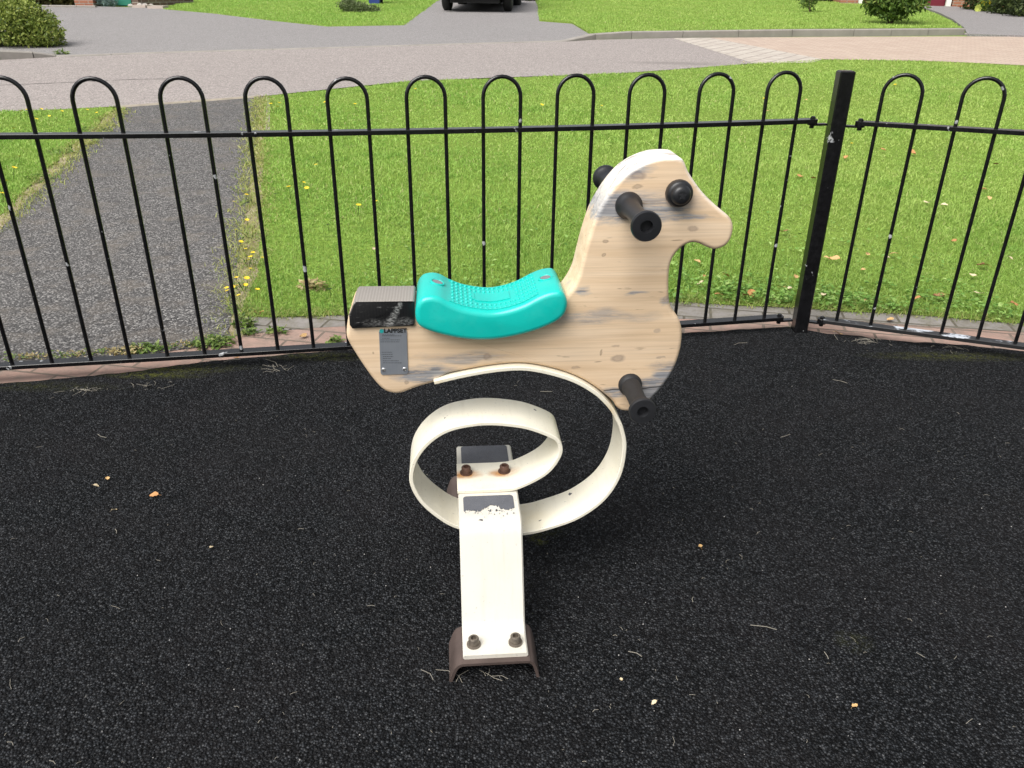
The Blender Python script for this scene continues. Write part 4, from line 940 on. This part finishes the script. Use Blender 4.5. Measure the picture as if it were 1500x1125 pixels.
# garage end of a house
gq = at_ground(1389, 10.5); r = empty('brick_house', gq, -.22, 'red brick house end with a dark red garage door and white post', 'house')
m = MB(); m.box((2.6, .15, 1.3), (5.0, .3, 2.7)); m.box((-1.2, .22, 2.42), (2.6, .2, .45)); m.box((-2.75, .15, 1.3), (.5, .3, 2.7)); m.box((2.6, 3.0, 1.3), (5.0, .3, 2.7)); m.box((-2.85, 1.6, 1.3), (.3, 2.5, 2.7)); m.build('wall', wallm, r, smooth=False)
m = MB(); m.add([(-3.3, -.3, 2.66), (5.3, -.3, 2.66), (5.3, 1.6, 3.7), (-3.3, 1.6, 3.7), (-3.3, 3.5, 2.66), (5.3, 3.5, 2.66)], [(0, 1, 2, 3), (3, 2, 5, 4), (0, 3, 4), (1, 5, 2), (0, 4, 5, 1)]); m.build('roof', plain('brown_tile', (.16, .09, .065), .8, 0, .3, 14), r, smooth=False)
m = MB(); m.box((-1.2, .30, 1.05), (2.3, .06, 2.2))
for k in range(9): m.box((-1.2, .268, .12+k*.235), (2.28, .008, .2))
m.build('garage_door', plain('dark_red_door', (.15, .012, .028), .45), r, smooth=False)
wp = plain('white_frame', (.75, .74, .72), .5)
for x in (-.0, -2.43): m = MB(); m.box((x, .10, 1.08), (.13, .12, 2.2)); m.build('door_frame', wp, r, smooth=False)
# blooms in the right-hand bed
ym = plain('yellow_petal', (.72, .56, .03), .6); wm = plain('white_petal', (.8, .8, .74), .6); lgm = plain('lime_petal', (.50, .56, .12), .6)
def bloom(px, py, rad, mat, lab, h):
    q = at_ground(px, h); d = (q-CAM); t = 1; y = q.y; pnt = at_y(px, py, y-.02); o = empty('garden_bloom', q, 0, lab, 'flower', 'blooms in the right-hand bed'); c = pnt-q; m = MB()
    for k in range(9):
        a = k/9*2*PI; e = Vector((math.cos(a), -.25, math.sin(a)))*rad
        f = Vector((-math.sin(a), 0, math.cos(a)))*rad*.36; m.add([c, c+e*.6+f, c+e, c+e*.6-f], [(0, 1, 2, 3)])
    m.build('petals', mat, o, smooth=False); m = MB(); m.tube([(0, 0, -.02), (c.x*.5, c.y*.5, c.z*.5), c], .006, 5); m.build('stem', lm_mid, o)
bloom(1432.5, 12, .11, lgm, 'round lime-green bloom at the front edge of the driveway bed', 18.5)
bloom(1442, 2.5, .10, ym, 'yellow bloom just above the round lime one', 18.5)
bloom(1452, 1.5, .09, ym, 'yellow bloom at the top edge, right of the other yellow', 19)
bloom(1466, 5, .07, wm, 'white bloom high in the driveway bed', 20.5)
bloom(1486, 17, .06, wm, 'white bloom low at the right end of the driveway bed', 23)
# ------------------------------------------------------------------ the car
cq = at_ground(699, 17.2); car = empty('parked_car', cq+Vector((0, .34, .008)), -.085, 'black car parked on the far driveway, seen from behind at the top edge', 'car')
paint = plain('black_car_paint', (.008, .008, .009), .15, 0, .1, 3); rub_m = plain('tyre_rubber', (.012, .012, .012), .75, 0, .2, 30); under = plain('underbody', (.008, .008, .008), .8)
def xslab(m, outline, x0, x1, r):
    t = MB(); t.slab(spline(outline, 4, True), x0, x1, r, 3); m.add([(v[1], v[0], v[2]) for v in t.v], t.f)
m = MB(); xslab(m, [(-.72, .42), (-.74, .7), (-.68, 1.02), (.2, 1.06), (1.6, 1.06), (2.6, .98), (3.35, .85), (3.45, .6), (3.4, .36), (3.05, .34), (2.2, .30), (1.2, .30), (.4, .30), (-.3, .36)], -.87, .87, .06); m.build('body', paint, car)
m = MB(); xslab(m, [(-.62, 1.0), (-.5, 1.45), (-.3, 1.62), (.6, 1.70), (1.3, 1.62), (2.1, 1.05), (1.0, .98)], -.72, .72, .08); m.build('cabin', plain('car_glass', (.01, .012, .013), .08), car)
m = MB(); xslab(m, [(-.45, 1.60), (-.2, 1.66), (.6, 1.735), (1.25, 1.66), (1.2, 1.62), (.5, 1.66), (-.2, 1.60)], -.66, .66, .03); m.build('roof', paint, car)
m = MB(); m.box((0, -.72, .50), (1.66, .18, .20)); m.build('rear_bumper', plain('bumper_plastic', (.02, .02, .02), .6), car, smooth=False)
m = MB(); m.box((0, 1.35, .29), (1.2, 3.9, .20)); m.tube([(-.7, 0, .34), (.7, 0, .34)], .05, 8); m.lathe((-.0, -.1, .31), (0, 1, 0), [(0, .10), (.06, .15), (.14, .15), (.2, .10)], 14); m.box((.1, .5, .235), (.75, .5, .12)); m.build('underbody', under, car, smooth=False)
for x in (-.76, .76):
    for y in (0, 2.6):
        m = MB(); m.lathe((x-.105, y, .34), (1, 0, 0), [(0, .20), (0, .29), (.02, .325), (.04, .34), (.10, .343), (.17, .34), (.19, .325), (.21, .29), (.21, .20)], 30); w = m.build('wheel', rub_m, car)
        m = MB(); m.lathe((x-.09, y, .34), (1, 0, 0), [(0, .20), (.18, .20)], 24); m.build('rim', plain('wheel_rim', (.25, .25, .26), .4, .7), w)
m = MB(); m.lathe((-.50, -.86, .335), (0, 1, 0), [(0, .050), (0, .062), (.02, .065), (.3, .06), (.3, .03)], 18); m.lathe((-.40, -.84, .345), (0, 1, 0), [(0, .04), (.02, .05), (.3, .05), (.3, .03)], 18); m.build('exhaust', plain('exhaust_steel', (.55, .54, .52), .3, .8), car)
for x in (-.74, .74): m = MB(); m.box((x, -.715, .88), (.16, .08, .26)); m.build('tail_light', plain('tail_red', (.25, .008, .008), .2), car, smooth=False)

# ------------------------------------------------------------------ leaves, flowers, weeds, straw
def dry(name, a, b):
    t = NT(name); v = t.coord(); n = t.noise(v, 60, 4); oi = t.n('ObjectInfo'); c = t.mix(n, a, b); c = t.mix(t.math('MULTIPLY', oi.outputs['Random'], .5), c, tuple(q*.55 for q in a)); return t.out(c, .75, 0, .3)
dm = [dry('tan_dry_leaf', (.50, .31, .13), (.62, .42, .20)), dry('orange_dry_leaf', (.42, .20, .075), (.52, .28, .12)), dry('pale_dry_leaf', (.60, .48, .30), (.70, .60, .42)), dry('brown_dry_leaf', (.24, .12, .06), (.34, .18, .09))]
def leaf_mesh(seed, mat):
    g = random.Random(seed); m = MB(); n = 10; vs = []; fs = []
    for i in range(n+1):
        t = i/n; w = .34*math.sin(PI*t**.8)**.8*(1+.12*math.sin(t*17+seed)); c = .10*math.sin(t*PI*1.3+seed)
        for s_ in (-1, -.5, 0, .5, 1): vs.append((t-.5, w*s_, .05+c+abs(s_)*(.10+.10*g.random())*(1 if seed % 2 else .4)))
    for i in range(n):
        for k in range(4): a = i*5+k; fs.append((a, a+1, a+6, a+5))
    m.add(vs, fs); m.tube([(-.5, 0, .05+.10*math.sin(seed)), (-.62, .03, .04), (-.78, .02, .02)], .012, 4); o = m.build('fallen_leaf', mat, smooth=True, ang=60); me = o.data; bpy.data.objects.remove(o); return me
lms = [[leaf_mesh(s_, d) for s_ in range(3)] for d in dm]
def leaf(px, py, size, col, label, group, dz=0.0, g=random.Random(77)):
    q = gp(px, py); o = bpy.data.objects.new('fallen_leaf', lms[col][g.randrange(3)]); COL.objects.link(o)
    o.location = (q.x, q.y, gz(q.y)+dz); o.rotation_euler = (g.uniform(-.3, .3), g.uniform(-.3, .3), g.uniform(0, 6.28)); o.scale = (size, size, size)
    return tag(o, label, 'leaf', group)
for px, py, sz, c, lab in [(158, 703, .016, 0, 'tan leaf scrap on the rubber, topmost of the few left of the rocker'), (141, 713, .016, 2, 'pale leaf scrap on the rubber, leftmost of the few left of the rocker'), (226, 727, .026, 1, 'bright orange curled leaf on the rubber left of the rocker'), (168, 749, .017, 2, 'pale grey leaf scrap on the rubber below the tan ones'),
                           (310, 803, .012, 2, 'small white chip of leaf alone on the rubber left of the front anchor'), (1026, 802, .016, 0, 'tan leaf scrap alone on the rubber right of the rocker'), (1252, 1036, .014, 0, 'narrow tan leaf scrap on the rubber near the bottom right'), (958, 1031, .013, 2, 'pale scrap on the rubber right of the front anchor'),
                           (1228, 491, .034, 0, 'tan leaf lying at the edge of the rubber just right of the fence post'), (347, 525, .020, 1, 'orange leaf under the bottom rail at the left of the horse'), (910, 997, .009, 2, 'tiny white scrap on the rubber below the foot peg'), (1303, 471, .040, 0, 'upright tan leaf leaning behind the worn bottom rail')]:
    leaf(px, py, sz, c, lab, 'leaf scraps on the rubber surface', .003 if sz < .03 else .008)
LG = 'fallen leaves on the lawn beyond the fence'; LAB = ['tan fallen leaf lying in the green lawn beyond the fence', 'orange fallen leaf lying in the green lawn beyond the fence', 'pale fallen leaf lying in the green lawn beyond the fence', 'brown fallen leaf lying in the green lawn beyond the fence']
for px, py, sz, c in [(1147, 346, .075, 3), (1025, 424, .05, 2), (1030, 413, .045, 1), (1063, 412, .05, 1), (1145, 429, .05, 0), (1155, 431, .04, 2), (1164, 415, .05, 0), (1052, 441, .06, 1), (1100, 440, .07, 1), (1090, 441, .06, 3), (1205, 441, .06, 2), (1220, 388, .08, 0), (1297, 385, .05, 2), (1308, 380, .06, 0), (1210, 386, .05, 0),
                      (1265, 449, .06, 0), (1340, 447, .055, 1), (1372, 443, .07, 3), (1384, 442, .06, 1), (1431, 438, .065, 2), (1422, 411, .05, 2), (1440, 397, .06, 1), (1434, 396, .05, 3), (1356, 303, .065, 2), (1382, 307, .06, 2), (1482, 455, .06, 1), (1238, 237, .07, 1), (1292, 225, .07, 1), (1335, 229, .09, 1), (1440, 283, .06, 1), (1447, 297, .06, 0),
                      (1150, 195, .07, 1), (1171, 264, .07, 1), (1191, 267, .07, 1), (1124, 167, .06, 0), (378, 461, .05, 3), (444, 494, .05, 0), (384, 459, .045, 1), (1030, 345, .03, 0), (1020, 391, .055, 0), (1477, 386, .05, 2), (1270, 380, .04, 0), (1180, 150, .05, 0), (1457, 246, .07, 3), (548, 373, .035, 2), (1262, 404, .045, 0), (1395, 360, .05, 1)]:
    leaf(px, py, sz*.68, c, LAB[c], LG, .028 if py < 458 else .006)
# small yellow hawkbit flowers
def flower_mesh():
    m = MB(); m.tube([(0, 0, 0), (.004, 0, .03), (0, .003, .055)], .0011, 5); n = 9
    for k in range(n):
        a = k/n*2*PI; c = Vector((0, .003, .055)); e = Vector((math.cos(a), math.sin(a), .35)); f = Vector((-math.sin(a), math.cos(a), 0)); m.add([c, c+e*.010+f*.0035, c+e*.014, c+e*.010-f*.0035], [(0, 1, 2, 3)])
    o = m.build('yellow_flower', None, smooth=False); me = o.data; me.materials.append(lm_mid); me.materials.append(plain('hawkbit_yellow', (.80, .58, .02), .6))
    for p_ in me.polygons[-n:]: p_.material_index = 1
    bpy.data.objects.remove(o); return me
fme = flower_mesh(); g = random.Random(21)
def flower(px, py, s_, lab, grp):
    q = gp(px, py); o = bpy.data.objects.new('yellow_flower', fme); COL.objects.link(o); o.location = (q.x, q.y, gz(q.y)); o.rotation_euler = (g.uniform(-.3, .3), g.uniform(-.3, .3), g.uniform(0, 6)); o.scale = (s_, s_, s_); tag(o, lab, 'flower', grp)
for px, py in [(362, 372), (368, 388), (345, 428), (352, 430), (360, 423), (363, 418), (341, 436), (355, 441), (378, 434), (358, 366), (350, 363), (371, 387), (385, 385), (360, 294), (366, 290), (341, 300), (372, 379), (349, 415), (366, 402), (336, 431), (346, 343), (362, 330), (352, 384)]:
    flower(px, py+5, g.uniform(.7, 1.05), 'small yellow flower in the weedy strip along the right side of the path', 'yellow flowers along the path')
for px, py in [(399, 165), (404, 169), (408, 163), (466, 254), (443, 279), (426, 292), (452, 290), (8, 290), (12, 280), (4, 300), (30, 175), (40, 173), (60, 170), (75, 178), (92, 172), (110, 166), (128, 170), (52, 186), (20, 262), (30, 240), (145, 175), (24, 200), (547, 311), (524, 318), (414, 215), (432, 200), (1000, 190), (560, 170), (480, 160), (610, 140), (680, 150), (520, 165), (880, 165), (1245, 220), (1310, 135), (1120, 155), (1330, 110), (790, 165), (1090, 98), (1180, 110)]:
    flower(px, py, g.uniform(.9, 1.5), 'small yellow flower dotted in the lawn beyond the fence', 'yellow flowers in the lawn')
wme = fme.copy(); wme.materials.clear(); wme.materials.append(lm_mid); wme.materials.append(wm)
for px, py in [(466, 246), (460, 240), (481, 341), (484, 438), (494, 245), (404, 295)]:
    q = gp(px, py); o = bpy.data.objects.new('daisy', wme); COL.objects.link(o); o.location = (q.x, q.y, gz(q.y)); o.scale = (.9, .9, .8); tag(o, 'small white daisy in the lawn right of the path', 'flower', 'white daisies in the lawn')
# weeds
lm_weed = leaf_mat('weed_leaf', [(.06, .11, .02), (.12, .20, .04), (.20, .29, .07), (.30, .34, .12)])
lm_dry = leaf_mat('dry_weed', [(.24, .19, .09), (.38, .30, .14), (.48, .40, .21), (.26, .29, .09)])
def weed(px, py, rad, h, n, size, mat, lab, asp=.5, flat=.6):
    q = gp(px, py); d = empty('weed_plant', (q.x, q.y, gz(q.y)), 0, lab, 'weed'); a = rng.uniform(0, 6.28, n); r = rad*np.sqrt(rng.random(n)); P = np.stack([r*np.cos(a), r*np.sin(a)*.7, rng.uniform(.002, h, n)*(1-.5*r/rad)], 1)
    leaves('foliage', P, size, mat, d, asp, flat); m = MB()
    for k in range(3): m.tube([(0, 0, -.01), (random.uniform(-rad, rad)*.5, random.uniform(-rad, rad)*.3, h*.8)], .0015, 5)
    m.build('stem', lm_mid, d)
for a in [(212, 513, .06, .03, 120, .022, lm_weed, 'broad green weed at the foot of the rail in the middle of the path end'), (186, 518, .06, .03, 110, .016, lm_dry, 'brownish mossy weed left of the broad green one'), (318, 502, .07, .03, 150, .022, lm_weed, 'green weed spreading under the rail at the right corner of the path'), (300, 507, .05, .022, 70, .02, lm_weed, 'flat green weed at the rail just left of the corner weed'),
          (357, 478, .04, .05, 110, .022, lm_weed, 'blue-green weed growing where the path meets the setts'), (366, 488, .035, .02, 60, .02, lm_weed, 'small green weed in the sett joint right of the corner'), (405, 487, .035, .025, 70, .022, lm_weed, 'small weed on the pink bricks, third fence bar left of the tail cap'), (490, 501, .03, .02, 60, .02, lm_weed, 'small flat weed on the pink brick beside the horse tail'),
          (352, 455, .06, .05, 60, .016, lm_weed, 'sparse green weed at the near end of the right path edge'), (357, 425, .06, .05, 60, .016, lm_weed, 'sparse green weed second from the near end of the right path edge'), (363, 390, .07, .05, 60, .016, lm_weed, 'sparse green weed in the middle of the right path edge'), (367, 350, .08, .05, 60, .016, lm_weed, 'sparse green weed second from the far end of the right path edge'), (370, 300, .09, .05, 60, .016, lm_weed, 'sparse green weed farthest up the right path edge'), (460, 425, .05, .06, 90, .03, lm_dry, 'russet dead tuft in the lawn left of the tail cap'),
          (95, 225, .16, .03, 70, .03, lm_weed, 'sparse green weed at the left path edge, between the other two'), (60, 262, .14, .03, 70, .03, lm_weed, 'sparse green weed at the left path edge nearest the fence'), (130, 193, .18, .03, 70, .035, lm_weed, 'sparse green weed at the far end of the left path edge'), (90, 80, .10, .08, 90, .045, lm_weed, 'yellowish weed growing on the kerb end beside the round bush')]:
    weed(*a)
for k, (px, py) in enumerate([(20, 527), (45, 526), (80, 524), (110, 522), (140, 519), (165, 517), (235, 512), (262, 509), (285, 507)]):
    q = gp(px, py); n = 60; P = np.stack([q.x+rng.normal(0, .035, n), q.y+rng.normal(.01, .014, n), rng.uniform(.002, .012, n)], 1)
    o = leaves('moss_patch', P, .012, lm_dry if k % 2 else lm_weed, None, .6, .5); tag(o, 'thin moss growing where the path tarmac meets the bottom rail', 'moss', None, 'stuff')
# clover and broad weeds at the front of the lawn
pts = []
fr = [p for p in gr[4:]]
for i in range(len(fr)-1):
    n = int((fr[i+1]-fr[i]).length*2600)
    for _ in range(n):
        t = random.random(); q = fr[i].lerp(fr[i+1], t); off = abs(random.gauss(0, .16))
        if random.random() < .22: off = random.uniform(.1, 1.7)
        elif q.x < .5 and random.random() < .6: continue
        c_ = math.sin(q.x*9+off*11)*math.sin(q.x*4.3+off*7)
        if random.random() > .55+.55*c_: continue
        pts.append((q.x+random.gauss(0, .01), q.y+off-.01, random.uniform(.006, .045)))
o = leaves('clover', pts, .020, leaf_mat('clover_leaf', [(.09, .20, .035), (.16, .31, .06), (.26, .43, .10), (.38, .52, .17)]), None, .75, .75); tag(o, 'broad clover leaves thick along the near edge of the lawn', 'clover', None, 'stuff')
# straw, seeds and grit on the rubber
strawm = dry('pale_straw', (.26, .24, .20), (.42, .39, .33)); m = MB(); g = random.Random(31)
def straw(x, y, ln, r, cz=.004):
    a = g.uniform(0, PI); bend_ = g.uniform(-.35, .35)*ln; d = Vector((math.cos(a), math.sin(a), 0)); nn = Vector((-d.y, d.x, 0)); p = Vector((x, y, cz)); m.tube([p-d*ln/2, p-d*ln*.1+nn*bend_*.5+Vector((0, 0, .002)), p+d*ln/2], r, 4)
re_ = [(p.x, p.y) for p in rub_edge]
k = 0
while k < 150:
    px, py = g.uniform(-40, 1540), g.uniform(500, 1130); q = gp(px, py); d = g.random()
    if pip(np.array([q.x]), np.array([q.y]), [(-6, -8)]+re_+[(8, -8)])[0]: straw(q.x, q.y, abs(g.gauss(.003, .008))+.003, g.choice([.0003, .0004, .0005])); k += 1
for px, py, ln in [(1118, 921, .055), (398, 533, .09), (340, 530, .06), (1240, 489, .14), (1225, 492, .10), (1260, 500, .08), (405, 540, .07), (800, 575, .04), (1085, 505, .06), (1150, 640, .04), (1230, 560, .05), (1015, 880, .018), (930, 960, .03), (150, 640, .04), (170, 780, .02), (1210, 962, .02)]:
    q = gp(px, py); straw(q.x, q.y, ln, .0007)
for px, py, n_ in [(1270, 497, 26), (402, 536, 14), (725, 985, 4), (655, 985, 4), (1390, 508, 14), (220, 560, 12), (130, 570, 20)]:
    for _ in range(n_): q = gp(px+g.gauss(0, 18), py+abs(g.gauss(0, 5))); straw(q.x, q.y, abs(g.gauss(.02, .012))+.004, .0005)
o = m.build('straw_litter', strawm, None); tag(o, 'thin pale straws and bits scattered over the black rubber', 'litter', None, 'stuff')
m = MB(); 
k = 0
while k < 130:
    px, py = g.uniform(-40, 1540), g.uniform(500, 1130); q = gp(px, py)
    if pip(np.array([q.x]), np.array([q.y]), [(-6, -8)]+re_+[(8, -8)])[0]:
        r = g.choice([.0007, .0009, .0011, .0016]); m.lathe((q.x, q.y, .0015), (0, 0, 1), [(0, r*.7), (r*.6, r), (r*1.2, r*.6)], 5); k += 1
o = m.build('grit', plain('pale_grit', (.32, .31, .30), .8), None); tag(o, 'pale specks of grit on the black rubber', 'grit', None, 'stuff')

# ------------------------------------------------------------------ light
w = bpy.data.worlds.new('World'); S.world = w; w.use_nodes = True; nt = w.node_tree; bg = nt.nodes['Background']
sky = nt.nodes.new('ShaderNodeTexSky'); sky.sky_type = 'NISHITA'; sky.sun_disc = False; EL, AZ = 55, -140     # azimuth from +Y clockwise
sky.sun_elevation = math.radians(EL); sky.sun_rotation = math.radians(AZ); sky.air_density = 1.2; sky.dust_density = 4; sky.ozone_density = .6
hs = nt.nodes.new('ShaderNodeHueSaturation'); hs.inputs['Saturation'].default_value = .22; nt.links.new(sky.outputs[0], hs.inputs['Color']); nt.links.new(hs.outputs[0], bg.inputs['Color']); bg.inputs['Strength'].default_value = .092
sun = bpy.data.lights.new('sun', 'SUN'); sun.energy = 2.3; sun.angle = math.radians(46); sun.color = (1, .965, .91)
so_ = bpy.data.objects.new('sun', sun); COL.objects.link(so_)
d = Vector((math.sin(math.radians(AZ))*math.cos(math.radians(EL)), math.cos(math.radians(AZ))*math.cos(math.radians(EL)), math.sin(math.radians(EL)))); so_.rotation_euler = d.to_track_quat('Z', 'Y').to_euler(); so_.location = (0, 0, 8)
S.view_settings.view_transform = 'Standard'; S.view_settings.look = 'None'; S.view_settings.gamma = 1; S.view_settings.exposure = .80
S.cycles.max_bounces = 6; S.cycles.use_denoising = True
